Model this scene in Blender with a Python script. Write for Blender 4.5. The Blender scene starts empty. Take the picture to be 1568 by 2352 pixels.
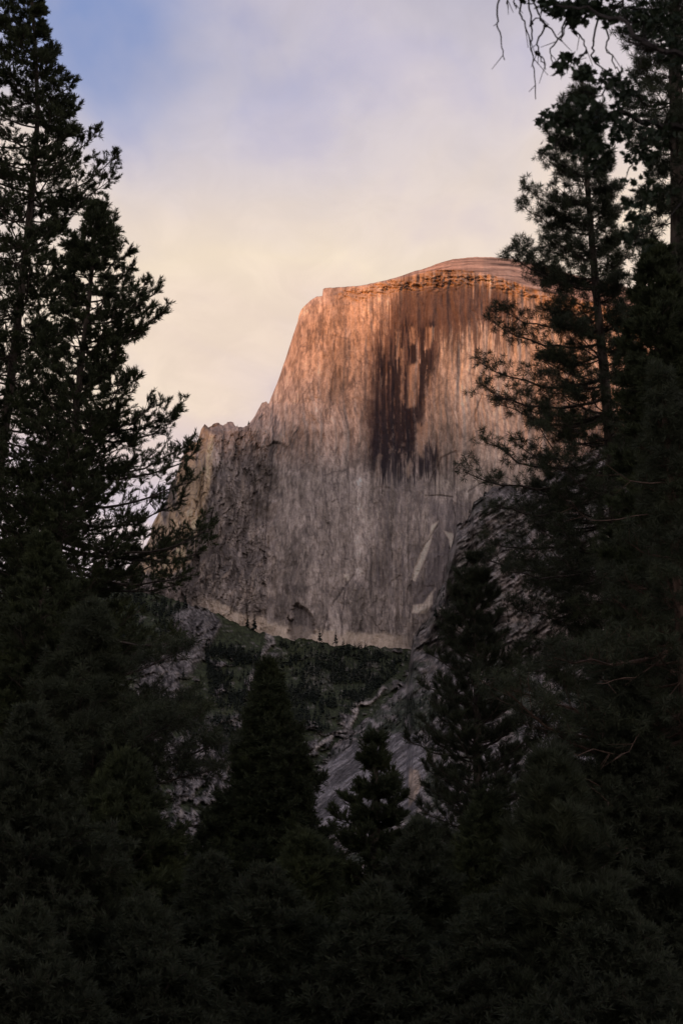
import bpy, math, random
import numpy as np
from mathutils import Vector

S = bpy.context.scene
COL = S.collection
R = math.radians

# ------------------------------------------------------------------ camera
PITCH, VFOV = 18.0, 34.0
CAMZ = 1.7
F = 1176 / math.tan(R(VFOV / 2))            # focal length in photo units (photo read at 1568 x 2352)
cd = bpy.data.cameras.new('camera')
cam = bpy.data.objects.new('camera', cd)
COL.objects.link(cam)
cam.location = (0, 0, CAMZ)
cam.rotation_euler = (R(90 + PITCH), 0, 0)
cd.sensor_fit = 'VERTICAL'
cd.sensor_height = 36
cd.lens = 18 / math.tan(R(VFOV / 2))
cd.clip_start = 0.1
cd.clip_end = 60000
cd.dof.use_dof = True
cd.dof.focus_distance = 180
cd.dof.aperture_fstop = 3.2
S.camera = cam

# ------------------------------------------------------------------ light
SUN_EL, SUN_AZ = 3.0, 214.0                 # azimuth clockwise from +Y (the view direction)
sd = Vector((math.sin(R(SUN_AZ)) * math.cos(R(SUN_EL)), math.cos(R(SUN_AZ)) * math.cos(R(SUN_EL)), math.sin(R(SUN_EL))))
ld = bpy.data.lights.new('sun', 'SUN')
ld.energy = 3.9
ld.angle = R(2.4)
ld.color = (1.0, 0.37, 0.10)
sun = bpy.data.objects.new('sun', ld)
COL.objects.link(sun)
sun.rotation_euler = sd.to_track_quat('Z', 'Y').to_euler()

S.view_settings.view_transform = 'Standard'
S.view_settings.look = 'None'
S.view_settings.exposure = 0
S.view_settings.gamma = 1
S.view_settings.use_curve_mapping = False
S.cycles.max_bounces = 5
S.cycles.diffuse_bounces = 2
S.cycles.glossy_bounces = 1
S.cycles.transmission_bounces = 2
S.cycles.transparent_max_bounces = 4


class NT:
    """small helper to write node trees"""
    def __init__(self, nt):
        self.nt = nt
        nt.nodes.clear()

    def n(self, typ, **kw):
        nd = self.nt.nodes.new(typ)
        ins = kw.pop('ins', {})
        for k, v in kw.items():
            setattr(nd, k, v)
        for k, v in ins.items():
            self.put(nd.inputs[k], v)
        return nd

    def put(self, sock, v):
        if isinstance(v, bpy.types.NodeSocket):
            self.nt.links.new(v, sock)
        elif isinstance(v, bpy.types.Node):
            self.nt.links.new(v.outputs[0], sock)
        else:
            sock.default_value = v

    def math(self, op, a, b=0.0, c=0.0, clamp=False):
        m = self.n('ShaderNodeMath', operation=op, use_clamp=clamp)
        self.put(m.inputs[0], a)
        self.put(m.inputs[1], b)
        if op in ('MULTIPLY_ADD', 'SMOOTH_MIN'):
            self.put(m.inputs[2], c)
        return m.outputs[0]

    def mix(self, fac, a, b, blend='MIX'):
        m = self.n('ShaderNodeMix', data_type='RGBA', blend_type=blend)
        self.put(m.inputs[0], fac)
        self.put(m.inputs[6], a)
        self.put(m.inputs[7], b)
        return m.outputs[2]

    def ramp(self, fac, stops, interp='LINEAR'):
        r = self.n('ShaderNodeValToRGB')
        cr = r.color_ramp
        cr.interpolation = interp
        while len(cr.elements) > 1:
            cr.elements.remove(cr.elements[-1])
        cr.elements[0].position = stops[0][0]
        cr.elements[0].color = stops[0][1]
        for p, c in stops[1:]:
            e = cr.elements.new(p)
            e.color = c
        self.put(r.inputs[0], fac)
        return r.outputs[0]

    def rng(self, v, a, b, c=0.0, d=1.0, smooth=True):
        m = self.n('ShaderNodeMapRange', interpolation_type='SMOOTHSTEP' if smooth else 'LINEAR')
        for i, x in enumerate((v, a, b, c, d)):
            self.put(m.inputs[i], x)
        return m.outputs[0]


def srgb(r, g, b):
    f = lambda c: (c / 255 / 12.92) if c / 255 <= 0.04045 else ((c / 255 + 0.055) / 1.055) ** 2.4
    return (f(r), f(g), f(b), 1.0)


# ------------------------------------------------------------------ sky
W = bpy.data.worlds.new('World')
S.world = W
W.use_nodes = True
t = NT(W.node_tree)
tc = t.n('ShaderNodeTexCoord')
sky = t.n('ShaderNodeTexSky', sky_type='NISHITA', sun_disc=False, sun_elevation=R(SUN_EL), sun_rotation=R(SUN_AZ),
          air_density=1.0, dust_density=1.0, ozone_density=2.0)
sep = t.n('ShaderNodeSeparateXYZ', ins={0: tc.outputs['Generated']})
el = t.math('ARCSINE', sep.outputs[2])
el = t.math('MULTIPLY', el, 180 / math.pi)
az = t.math('MULTIPLY', t.math('ARCTAN2', sep.outputs[0], sep.outputs[1]), 180 / math.pi)
# streaky high cloud: coordinates in the flat cloud layer overhead
zc = t.math('MAXIMUM', sep.outputs[2], 0.04)
cx = t.math('DIVIDE', sep.outputs[0], zc)
cy = t.math('DIVIDE', sep.outputs[1], zc)
cv = t.n('ShaderNodeCombineXYZ', ins={0: cx, 1: cy, 2: 0.0})
mp = t.n('ShaderNodeMapping', ins={0: cv.outputs[0], 'Location': (2.3, 0.9, 0.4), 'Rotation': (0, 0, R(24)), 'Scale': (1.5, 0.85, 1)})
n1 = t.n('ShaderNodeTexNoise', ins={'Vector': mp.outputs[0], 'Scale': 1.6, 'Detail': 5.0, 'Roughness': 0.46, 'Distortion': 0.5})
n2 = t.n('ShaderNodeTexNoise', ins={'Vector': mp.outputs[0], 'Scale': 4.5, 'Detail': 5.0, 'Roughness': 0.5, 'Distortion': 0.25})
wob = t.math('MULTIPLY', t.math('SUBTRACT', n1.outputs[0], 0.5), 25.0)
elw = t.math('ADD', el, wob)
# cloud colour by height above the horizon, warm low down and grey-violet overhead
cc = t.ramp(t.rng(elw, 10, 70, smooth=False), [
    (0.12, srgb(216, 203, 211)), (0.177, srgb(230, 211, 205)), (0.22, srgb(240, 219, 202)), (0.27, srgb(245, 226, 204)),
    (0.32, srgb(236, 219, 206)), (0.365, srgb(222, 210, 209)), (0.43, srgb(210, 202, 211)), (0.55, srgb(158, 158, 182)), (1.0, srgb(95, 102, 130))])
# the cloud sheet thins to blue in places, most of all on the high left
dx = t.math('DIVIDE', t.math('SUBTRACT', az, -10.2), 4.2)
dy = t.math('DIVIDE', t.math('SUBTRACT', el, 35.0), 6.5)
d2 = t.math('ADD', t.math('MULTIPLY', dx, dx), t.math('MULTIPLY', dy, dy))
hole = t.math('EXPONENT', t.math('MULTIPLY', d2, -0.9))
nn = t.math('ADD', t.math('MULTIPLY', n1.outputs[0], 0.65), t.math('MULTIPLY', n2.outputs[0], 0.35))
thin = t.rng(t.math('ADD', nn, t.math('MULTIPLY', hole, 0.34)), 0.56, 1.0)
thin = t.math('MULTIPLY', thin, t.rng(el, 27.0, 33.0))
blue = t.mix(0.70, t.mix(1.0, sky.outputs[0], (0.15, 0.15, 0.15, 1), 'MULTIPLY'), srgb(142, 166, 224))
# faint darker puffs
puff = t.rng(n2.outputs[0], 0.50, 0.70, 0.0, 0.45)
cc = t.mix(puff, cc, t.mix(1.0, cc, (0.80, 0.80, 0.93, 1), 'MULTIPLY'))
wisp = t.n('ShaderNodeTexNoise', ins={'Vector': mp.outputs[0], 'Scale': 9.0, 'Detail': 6.0, 'Roughness': 0.6, 'Distortion': 0.8})
wl = t.rng(t.math('ADD', t.math('MULTIPLY', wisp.outputs[0], 0.5), t.math('MULTIPLY', n2.outputs[0], 0.5)), 0.36, 0.64, 0.955, 1.035)
cc = t.mix(1.0, cc, t.n('ShaderNodeCombineXYZ', ins={0: wl, 1: wl, 2: wl}).outputs[0], 'MULTIPLY')
out = t.mix(thin, cc, blue)
# the half of the sky toward the sunset is brighter
front = t.rng(sep.outputs[1], -0.3, 0.75, 1.35, 1.0)
out = t.mix(1.0, out, t.n('ShaderNodeCombineXYZ', ins={0: front, 1: front, 2: front}).outputs[0], 'MULTIPLY')
bg = t.n('ShaderNodeBackground', ins={0: out, 1: 1.0})
t.n('ShaderNodeOutputWorld', ins={0: bg.outputs[0]})

# ------------------------------------------------------------------ general helpers
CP, SP = math.cos(R(PITCH)), math.sin(R(PITCH))


def P(x, y, Y):
    """world point seen at photo position (x, y) with world depth Y (numpy friendly)"""
    x = np.asarray(x, float)
    y = np.asarray(y, float)
    a = (x - 784) / F
    b = (1176 - y) / F
    ry = CP - b * SP
    rz = SP + b * CP
    k = Y / ry
    return np.stack([a * k, ry * k, CAMZ + rz * k], -1)


def tag(o, label=None, cat=None, group=None, kind=None):
    if label: o['label'] = label
    if cat: o['category'] = cat
    if group: o['group'] = group
    if kind: o['kind'] = kind
    return o


def link(name, me, parent=None):
    o = bpy.data.objects.new(name, me)
    COL.objects.link(o)
    if parent is not None:
        o.parent = parent
    return o


def mesh_np(name, verts, faces, mat, smooth=False, col=None):
    """faces: (n,k) int array, all the same size"""
    me = bpy.data.meshes.new(name)
    verts = np.ascontiguousarray(verts, dtype=np.float32)
    faces = np.ascontiguousarray(faces, dtype=np.int32)
    n, k = faces.shape
    me.vertices.add(len(verts))
    me.vertices.foreach_set('co', verts.ravel())
    me.loops.add(n * k)
    me.loops.foreach_set('vertex_index', faces.ravel())
    me.polygons.add(n)
    me.polygons.foreach_set('loop_start', np.arange(0, n * k, k, dtype=np.int32))
    me.polygons.foreach_set('use_smooth', np.full(n, smooth, dtype=bool))
    if col is not None:
        ca = me.color_attributes.new('Col', 'FLOAT_COLOR', 'POINT')
        c4 = np.ones((len(verts), 4), np.float32)
        c4[:, :3] = col
        ca.data.foreach_set('color', c4.ravel())
    me.materials.append(mat)
    me.update(calc_edges=True)
    me.validate()
    return me


def grid_faces(nr, nc):
    i = np.arange(nr - 1)[:, None] * nc + np.arange(nc - 1)[None, :]
    return np.stack([i, i + nc, i + nc + 1, i + 1], -1).reshape(-1, 4)


def _hash(ix, iy, seed):
    h = (ix.astype(np.int64) * 374761393 + iy.astype(np.int64) * 668265263 + seed * 1442695041) & 0xFFFFFFFF
    h = ((h ^ (h >> 13)) * 1274126177) & 0xFFFFFFFF
    h = h ^ (h >> 16)
    return (h & 0xFFFFFF) / float(0xFFFFFF)


def vnoise(x, y, seed=0):
    ix, iy = np.floor(x), np.floor(y)
    fx, fy = x - ix, y - iy
    fx = fx * fx * fx * (fx * (fx * 6 - 15) + 10)
    fy = fy * fy * fy * (fy * (fy * 6 - 15) + 10)
    a, b = _hash(ix, iy, seed), _hash(ix + 1, iy, seed)
    c, d = _hash(ix, iy + 1, seed), _hash(ix + 1, iy + 1, seed)
    return (a * (1 - fx) + b * fx) * (1 - fy) + (c * (1 - fx) + d * fx) * fy


def fbm(x, y, seed=0, oct=5, gain=0.5, ridged=False):
    s, a, tot = 0, 1, 0
    ca, sa = math.cos(0.6), math.sin(0.6)
    for o in range(oct):
        v = vnoise(x, y, seed + o * 17)
        if ridged:
            v = 1 - np.abs(2 * v - 1)
        s = s + a * v
        tot += a
        a *= gain
        x, y = (ca * x - sa * y) * 2.03 + 11.3, (sa * x + ca * y) * 2.03 + 5.7
    return s / tot


def cells(x, y, seed=0):
    """distance to nearest and second nearest jittered cell point, and the cell's random value"""
    ix, iy = np.floor(x), np.floor(y)
    f1 = np.full(x.shape, 9.0)
    f2 = np.full(x.shape, 9.0)
    val = np.zeros(x.shape)
    for dx in (-1, 0, 1):
        for dy in (-1, 0, 1):
            jx, jy = ix + dx, iy + dy
            px = jx + _hash(jx, jy, seed)
            py = jy + _hash(jx, jy, seed + 5)
            d = np.hypot(px - x, py - y)
            v = _hash(jx, jy, seed + 9)
            near = d < f1
            f2 = np.where(near, f1, np.minimum(f2, d))
            val = np.where(near, v, val)
            f1 = np.where(near, d, f1)
    return f1, f2, val


def facets(x, y, seed=0, oct=3, gain=0.5):
    """angular broken rock: tilted flat cells at several sizes, roughly -1..1"""
    out = 0
    a = 1.0
    for o in range(oct):
        ix, iy = np.floor(x), np.floor(y)
        f1 = np.full(x.shape, 9.0)
        h = np.zeros(x.shape)
        for dx in (-1, 0, 1):
            for dy in (-1, 0, 1):
                jx, jy = ix + dx, iy + dy
                px = jx + _hash(jx, jy, seed + o * 31)
                py = jy + _hash(jx, jy, seed + 5 + o * 31)
                ddx, ddy = x - px, y - py
                d = ddx * ddx + ddy * ddy
                v = (_hash(jx, jy, seed + 9 + o * 31) - 0.5) * 0.65 + ddx * (_hash(jx, jy, seed + 13 + o * 31) - 0.5) * 2.4 \
                    + ddy * (_hash(jx, jy, seed + 19 + o * 31) - 0.5) * 2.4
                near = d < f1
                h = np.where(near, v, h)
                f1 = np.where(near, d, f1)
        out = out + a * h
        a *= gain
        x, y = x * 2.3 + 7.7, y * 2.3 + 3.1
    return out


def sst(a, b, v):
    q = np.clip((v - a) / (b - a), 0, 1)
    return q * q * (3 - 2 * q)


def poly_mask(x, y, pts, soft=4.0):
    """soft inside mask of a polygon"""
    pts = np.asarray(pts, float)
    inside = np.zeros(x.shape, bool)
    dmin = np.full(x.shape, 1e9)
    n = len(pts)
    for i in range(n):
        x0, y0 = pts[i]
        x1, y1 = pts[(i + 1) % n]
        ex, ey = x1 - x0, y1 - y0
        L = ex * ex + ey * ey + 1e-9
        tt = np.clip(((x - x0) * ex + (y - y0) * ey) / L, 0, 1)
        dmin = np.minimum(dmin, np.hypot(x - x0 - tt * ex, y - y0 - tt * ey))
        cr = ((y0 > y) != (y1 > y))
        with np.errstate(divide='ignore', invalid='ignore'):
            xx = (x1 - x0) * (y - y0) / (y1 - y0 if y1 != y0 else 1e-9) + x0
        inside ^= cr & (x < xx)
    return sst(-soft, soft, np.where(inside, dmin, -dmin))


def line_mask(x, y, pts, w):
    d = np.full(x.shape, 1e9)
    for (x0, y0), (x1, y1) in zip(pts[:-1], pts[1:]):
        ex, ey = x1 - x0, y1 - y0
        tt = np.clip(((x - x0) * ex + (y - y0) * ey) / (ex * ex + ey * ey), 0, 1)
        d = np.minimum(d, np.hypot(x - x0 - tt * ex, y - y0 - tt * ey))
    return 1 - sst(w * 0.4, w, d)


def mixc(c, m, rgb):
    return c * (1 - m[..., None]) + np.asarray(rgb) * m[..., None]


# ------------------------------------------------------------------ materials
def rock_material(name, streak=1.0, bump=2.0):
    m = bpy.data.materials.new(name)
    m.use_nodes = True
    t = NT(m.node_tree)
    at = t.n('ShaderNodeAttribute', attribute_name='Col')
    geo = t.n('ShaderNodeNewGeometry')
    mp = t.n('ShaderNodeMapping', ins={0: geo.outputs['Position'], 'Scale': (0.10, 0.05, 0.03 if streak > 0.5 else 0.08)})
    n1 = t.n('ShaderNodeTexNoise', ins={'Vector': mp.outputs[0], 'Scale': 1.0, 'Detail': 6.0, 'Roughness': 0.65})
    n2 = t.n('ShaderNodeTexNoise', ins={'Vector': geo.outputs['Position'], 'Scale': 0.09, 'Detail': 5.0, 'Roughness': 0.7})
    n3 = t.n('ShaderNodeTexNoise', ins={'Vector': geo.outputs['Position'], 'Scale': 0.32, 'Detail': 3.0, 'Roughness': 0.7})
    v = t.math('ADD', t.math('MULTIPLY', n1.outputs[0], 0.26), t.math('MULTIPLY', n2.outputs[0], 0.36))
    v = t.math('ADD', v, t.math('MULTIPLY', n3.outputs[0], 0.38))
    v = t.rng(v, 0.33, 0.67, 0.66, 1.34, smooth=False)
    c = t.mix(1.0, at.outputs['Color'], t.n('ShaderNodeCombineXYZ', ins={0: v, 1: v, 2: v}).outputs[0], 'MULTIPLY')
    bp = t.n('ShaderNodeBump', ins={'Strength': 0.8, 'Distance': bump, 'Height': n2.outputs[0]})
    b = t.n('ShaderNodeBsdfPrincipled', ins={'Base Color': c, 'Roughness': 0.92, 'Specular IOR Level': 0.15, 'Normal': bp.outputs[0]})
    t.n('ShaderNodeOutputMaterial', ins={0: b.outputs[0]})
    return m


def leaf_material(name, c1, c2, c3, scale=0.8, transl=0.18):
    m = bpy.data.materials.new(name)
    m.use_nodes = True
    t = NT(m.node_tree)
    tc = t.n('ShaderNodeTexCoord')
    n1 = t.n('ShaderNodeTexNoise', ins={'Vector': tc.outputs['Object'], 'Scale': scale, 'Detail': 3.0, 'Roughness': 0.6})
    c = t.ramp(n1.outputs[0], [(0.3, (*c1, 1)), (0.52, (*c2, 1)), (0.72, (*c3, 1))])
    d = t.n('ShaderNodeBsdfPrincipled', ins={'Base Color': c, 'Roughness': 0.7, 'Specular IOR Level': 0.14})
    tr = t.n('ShaderNodeBsdfTranslucent', ins={0: c})
    mx = t.n('ShaderNodeMixShader', ins={0: transl, 1: d.outputs[0], 2: tr.outputs[0]})
    t.n('ShaderNodeOutputMaterial', ins={0: mx.outputs[0]})
    return m


def bark_material(name, c1, c2):
    m = bpy.data.materials.new(name)
    m.use_nodes = True
    t = NT(m.node_tree)
    tc = t.n('ShaderNodeTexCoord')
    mp = t.n('ShaderNodeMapping', ins={0: tc.outputs['Object'], 'Scale': (9, 9, 1.6)})
    n1 = t.n('ShaderNodeTexVoronoi', ins={'Vector': mp.outputs[0], 'Scale': 1.0})
    n2 = t.n('ShaderNodeTexNoise', ins={'Vector': tc.outputs['Object'], 'Scale': 3.0, 'Detail': 5.0})
    f = t.math('ADD', t.math('MULTIPLY', n1.outputs[0], 0.6), t.math('MULTIPLY', n2.outputs[0], 0.5))
    c = t.ramp(f, [(0.25, (*c1, 1)), (0.75, (*c2, 1))])
    bp = t.n('ShaderNodeBump', ins={'Strength': 0.8, 'Distance': 0.04, 'Height': f})
    b = t.n('ShaderNodeBsdfPrincipled', ins={'Base Color': c, 'Roughness': 0.95, 'Specular IOR Level': 0.1, 'Normal': bp.outputs[0]})
    t.n('ShaderNodeOutputMaterial', ins={0: b.outputs[0]})
    return m


M_CLIFF = rock_material('cliff granite', 1.0, 1.4)
M_SLOPE = rock_material('slope rock', 0.0, 2.0)
M_PINE = leaf_material('pine needles', (0.040, 0.046, 0.030), (0.050, 0.060, 0.035), (0.068, 0.078, 0.040), 0.8, 0.30)
M_CEDAR = leaf_material('cedar sprays', (0.040, 0.048, 0.026), (0.050, 0.062, 0.030), (0.070, 0.084, 0.034), 0.9, 0.32)
M_FIR = leaf_material('fir needles', (0.044, 0.050, 0.033), (0.050, 0.059, 0.036), (0.059, 0.070, 0.039), 0.5, 0.45)
M_OAK = leaf_material('oak leaves', (0.016, 0.025, 0.015), (0.024, 0.036, 0.019), (0.032, 0.046, 0.022), 1.5, 0.15)
M_FAR = leaf_material('distant conifer needles', (0.020, 0.026, 0.022), (0.026, 0.034, 0.026), (0.034, 0.042, 0.030), 0.06, 0.0)
M_SHRUB = leaf_material('slope shrubs', (0.030, 0.042, 0.022), (0.042, 0.058, 0.026), (0.066, 0.078, 0.032), 0.02, 0.0)
M_BARK = bark_material('grey brown bark', (0.030, 0.024, 0.020), (0.10, 0.082, 0.068))
M_DARKBARK = bark_material('oak bark', (0.018, 0.016, 0.015), (0.050, 0.044, 0.040))
M_RED = bark_material('reddish bark', (0.045, 0.030, 0.023), (0.13, 0.088, 0.066))

# ------------------------------------------------------------------ the mountain
SKY = np.array([(250, 1345), (300, 1300), (345, 1240), (350, 1205), (380, 1150), (400, 1100), (413, 1068), (430, 1022), (436, 1012), (452, 1016), (456, 1006),
                (463, 985), (470, 975), (478, 980), (500, 972), (512, 976), (522, 970), (535, 972), (545, 980), (556, 983), (567, 977), (576, 966),
                (585, 955), (597, 935), (603, 924), (612, 921), (617, 927), (626, 905), (640, 870), (655, 828), (668, 785), (678, 755),
                (684, 738), (686, 726), (692, 712), (703, 700), (715, 688), (728, 681), (740, 679), (741, 663), (760, 661), (800, 658),
                (828, 656), (860, 649), (890, 643), (920, 634), (950, 623), (975, 617), (1000, 607), (1022, 600), (1040, 595),
                (1070, 592), (1100, 590), (1135, 591), (1165, 594), (1200, 600), (1250, 613), (1300, 627), (1345, 637),
                (1385, 645), (1425, 655), (1460, 668), (1520, 690), (1600, 722), (1720, 770)], float)
RIM = np.array([(740, 664), (830, 657), (890, 645), (950, 632), (985, 622), (1020, 619), (1060, 620), (1110, 626), (1160, 640), (1240, 668), (1340, 690), (1460, 715), (1720, 830)], float)
FOOT = np.array([(200, 1330), (300, 1350), (400, 1378), (455, 1398), (500, 1413), (560, 1438), (612, 1452), (700, 1472),
                 (760, 1480), (840, 1484), (920, 1492), (1000, 1500), (1200, 1520), (1700, 1560)], float)


SURF = {}


def build_mountain():
    xs = np.arange(250, 1700, 2.0)
    nc = len(xs)
    nr = 520
    sx = np.interp(xs, SKY[:, 0], SKY[:, 1])
    sx = sx + (fbm(xs * 0.12, xs * 0 + 3.3, 4, 4) - 0.5) * np.where(xs < 640, 11, np.where(xs < 760, 5, 2.0))
    foot = np.interp(xs, FOOT[:, 0], FOOT[:, 1]) + 70
    v = np.linspace(0, 1, nr)[:, None]
    X = np.broadcast_to(xs[None, :], (nr, nc)).copy()
    Y = sx[None, :] * (1 - v) + foot[None, :] * v
    T = np.broadcast_to(sx[None, :], (nr, nc))
    rim = np.interp(X, RIM[:, 0], RIM[:, 1])
    # warped coordinates
    wx = X + (fbm(X * 0.02, Y * 0.012, 31, 4) - 0.5) * 26
    wy = Y + (fbm(X * 0.02 + 9, Y * 0.02, 37, 4) - 0.5) * 40
    s = Y - T
    # ---- large form: metres of depth
    # horizontal distance from the left skyline at this height
    order = np.array([(250, 1345), (345, 1240), (380, 1150), (413, 1068), (463, 990), (540, 965), (600, 925), (640, 868), (668, 785),
                      (684, 738), (702, 700), (741, 663)], float)
    ly, lx = order[:, 1], order[:, 0]
    Lx = np.interp(Y[:, :].ravel(), ly[::-1], lx[::-1]).reshape(Y.shape)
    dl = np.clip(X - Lx, 0, 400)
    D = 3190 + (1480 - Y) * 0.10
    D = D + 130 * np.exp(-dl / 34) + 60 * np.exp(-dl / 120)
    D = D + np.where(Y < rim, (rim - Y) * 9.0, 0) * sst(740, 800, X)
    D = D + 7 * np.exp(-s / 5.0)
    D = D + 70 * sst(960, 1300, X) + 60 * sst(1150, 1640, X) * sst(0, 1, (X - 1150) / 490)           # the face turns away on the right
    # the rugged left buttress stands proud of the main wall
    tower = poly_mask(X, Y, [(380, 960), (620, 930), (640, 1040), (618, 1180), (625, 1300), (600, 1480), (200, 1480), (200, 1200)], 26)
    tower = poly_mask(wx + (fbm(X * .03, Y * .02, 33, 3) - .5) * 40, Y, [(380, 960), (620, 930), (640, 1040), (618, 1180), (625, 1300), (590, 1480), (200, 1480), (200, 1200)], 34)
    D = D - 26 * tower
    # yellow pillar at the far left, its right side falls back into a corner
    pil = poly_mask(X, Y, [(466, 978), (492, 1000), (486, 1100), (470, 1180), (440, 1290), (380, 1330), (300, 1310), (350, 1190), (420, 1050), (450, 1000)], 5)
    D = D - 16 * pil + 26 * pil * sst(480, 380, X)
    # ---- relief
    rug = np.clip(0.35 + 0.9 * tower + 0.5 * sst(800, 660, X) * sst(1300, 900, Y) + 0.25 * sst(1150, 1300, Y), 0, 1.3)
    smooth_r = poly_mask(X, Y, [(985, 760), (1300, 720), (1300, 1130), (1000, 1120), (985, 1000)], 20)
    rug = rug * (1 - 0.65 * smooth_r)
    sxx = X + (fbm(X * 0.01, Y * 0.01, 70, 3) - 0.5) * 16
    flut = fbm(sxx * 0.085, Y * 0.006, 3, 4, 0.6)
    flut2 = fbm(wx * 0.035, Y * 0.004, 8, 3, 0.5, True)
    rid = fbm(wx * 0.028, wy * 0.016, 12, 6, 0.56, True)
    rid2 = fbm(wx * 0.09 + wy * 0.02, wy * 0.05, 15, 4, 0.6, True)
    fw = (fbm(X * 0.09, Y * 0.05, 17, 3) - 0.5) * 8
    fac = facets((wx + fw) * 0.045 + (wy) * 0.006, wy * 0.0095, 23, 4, 0.62)
    relief = (flut - 0.5) * 10 + (flut2 - 0.6) * 9 + (rid - 0.6) * 12 * rug * (1 - 0.5 * tower) + fac * (3.5 + 3.2 * tower) * rug
    f1, f2, cv = cells(wx * 0.022 + 0.3 * flut, wy * 0.011, 21)
    relief = relief + (cv - 0.5) * 4 * rug                                 # plates that have spalled off
    edge = 1 - sst(0.0, 0.09, f2 - f1)
    # brows under the rim
    bw = fbm(X * 0.018, X * 0, 43, 4) 
    band = np.exp(-((Y - rim - 6 - 24 * bw) / (6 + 16 * fbm(X * 0.03 + 5, X * 0, 45, 3))) ** 2) * sst(745, 800, X)
    relief = relief + (fbm(wx * 0.05, wy * 0.22, 41, 4, 0.6, True) - 0.6) * 30 * band
    capr = sst(8, -4, Y - rim) * sst(900, 1000, X)
    relief = relief * (1 - 0.8 * capr) + (fbm(X * 0.012, Y * 0.35, 44, 4) - 0.5) * 30 * capr
    # the big left-facing corner and cracks
    cracks = [[(770, 770), (766, 800), (766, 850), (760, 900), (757, 960)],
              [(810, 1322), (790, 1350), (765, 1385), (748, 1420), (738, 1460)],
              [(793, 1330), (790, 1380), (783, 1420), (786, 1470)],
              [(625, 920), (628, 1000), (622, 1090), (612, 1180), (606, 1290), (598, 1370)],
              [(1045, 1035), (1042, 1120), (1043, 1190), (1040, 1240)],
              [(1012, 1052), (1045, 1036), (1049, 1050)], [(1025, 1050), (1023, 1110)],
              [(1012, 1052), (990, 1100), (978, 1150)],
              [(975, 1140), (1010, 1138), (1040, 1142)], [(1075, 1130), (1100, 1112), (1130, 1105)],
              [(1003, 1208), (975, 1250), (955, 1300), (943, 1345), (940, 1420)],
              [(1021, 1300), (1016, 1345)],
              [(1105, 905), (1092, 950), (1090, 985)]]
    ck = np.zeros(X.shape)
    ox = (fbm(X * 0.03, Y * 0.03, 51, 3) - 0.5) * 5 + (fbm(X * 0.15, Y * 0.12, 52, 2) - 0.5) * 3
    for c in cracks:
        ck = np.maximum(ck, line_mask(X + ox, Y, c, 2.3))
    D = D - relief + ck * 2.5
    # alcove at the foot and its arch
    fine0 = fbm(X * 0.07, Y * 0.06, 119, 4, 0.6) - 0.5
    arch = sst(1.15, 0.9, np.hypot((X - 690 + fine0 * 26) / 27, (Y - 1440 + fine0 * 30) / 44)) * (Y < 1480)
    D = D + arch * 16
    # ---- colour: the rock's own, plus sunset warmth and alcove shade painted in
    base = np.array([0.43, 0.360, 0.305])
    c = np.ones(X.shape + (3,)) * base
    big = fbm(wx * 0.008, wy * 0.006, 61, 4)
    c = c * (0.72 + 0.56 * sst(0.3, 0.7, big))[..., None]
    # warm higher rock with sunset glow tinted in, cooler grey lichen below
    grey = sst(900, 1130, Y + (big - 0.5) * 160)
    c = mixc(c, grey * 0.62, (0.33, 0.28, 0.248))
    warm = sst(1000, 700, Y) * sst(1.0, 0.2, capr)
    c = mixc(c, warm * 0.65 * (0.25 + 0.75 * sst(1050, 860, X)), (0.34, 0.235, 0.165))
    # the smooth pale wall right of the stain
    c = mixc(c, smooth_r * 0.7 * sst(0.25, 0.6, fbm(wx * 0.02, wy * 0.01, 63, 4) + 0.15), (0.37, 0.315, 0.255))
    # vertical water streaks everywhere, strong in the middle
    sxx = X + (fbm(X * 0.01, Y * 0.01, 70, 3) - 0.5) * 16
    st1 = fbm(sxx * 0.15, Y * 0.004 + 2, 71, 4, 0.65)
    st2 = fbm(sxx * 0.30, Y * 0.007, 75, 3, 0.7)
    stt = 0.6 * st1 + 0.4 * st2
    amt = 0.35 + 0.65 * np.maximum(poly_mask(X, Y, [(830, 640), (1200, 640), (1200, 800), (1000, 860), (1080, 1150), (1040, 1420), (840, 1460), (820, 1100)], 50), 0)
    c = c * (1 + (stt - 0.5)[..., None] * 2.6 * amt[..., None])
    fld = sst(0.42, 0.60, fbm(wx * 0.016, wy * 0.007, 79, 5, 0.6))
    c = c * (1.10 - 0.42 * fld * sst(840, 1000, Y))[..., None]
    # spalled plates and fine mottling
    c = c * (1 + (cv - 0.5)[..., None] * 0.30 * np.clip(rug, 0, 1)[..., None])
    mot = fbm(sxx * 0.14 + wy * 0.01, wy * 0.05, 81, 5, 0.62)
    mot = 0.55 * mot + 0.45 * fbm(sxx * 0.30, Y * 0.10, 82, 4, 0.6)
    c = c * (0.70 + 0.60 * sst(0.32, 0.68, mot))[..., None]
    c = c * (1 + np.clip(fac, -1, 1) * 0.10 * np.clip(rug, 0, 1))[..., None]
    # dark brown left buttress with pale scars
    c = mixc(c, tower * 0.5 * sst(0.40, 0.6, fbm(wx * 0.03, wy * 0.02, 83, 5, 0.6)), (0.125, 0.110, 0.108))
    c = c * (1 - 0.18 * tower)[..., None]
    sc = sst(0.60, 0.72, fbm(wx * 0.09 + wy * 0.03, wy * 0.022, 85, 5, 0.55)) * (0.4 + 0.6 * tower)
    c = mixc(c, sc * 0.65, (0.36, 0.29, 0.235))
    c = mixc(c, pil * 0.9 * sst(0.25, 0.42, fbm(wx * 0.06, wy * 0.015, 87, 4)), (0.56, 0.41, 0.26))
    q1 = fbm(sxx * 0.22 + Y * 0.025, Y * 0.05, 121, 5, 0.62)
    q2 = fbm(sxx * 0.19 - Y * 0.015, Y * 0.034, 125, 5, 0.62)
    calm = 1 - 0.6 * smooth_r
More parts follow.
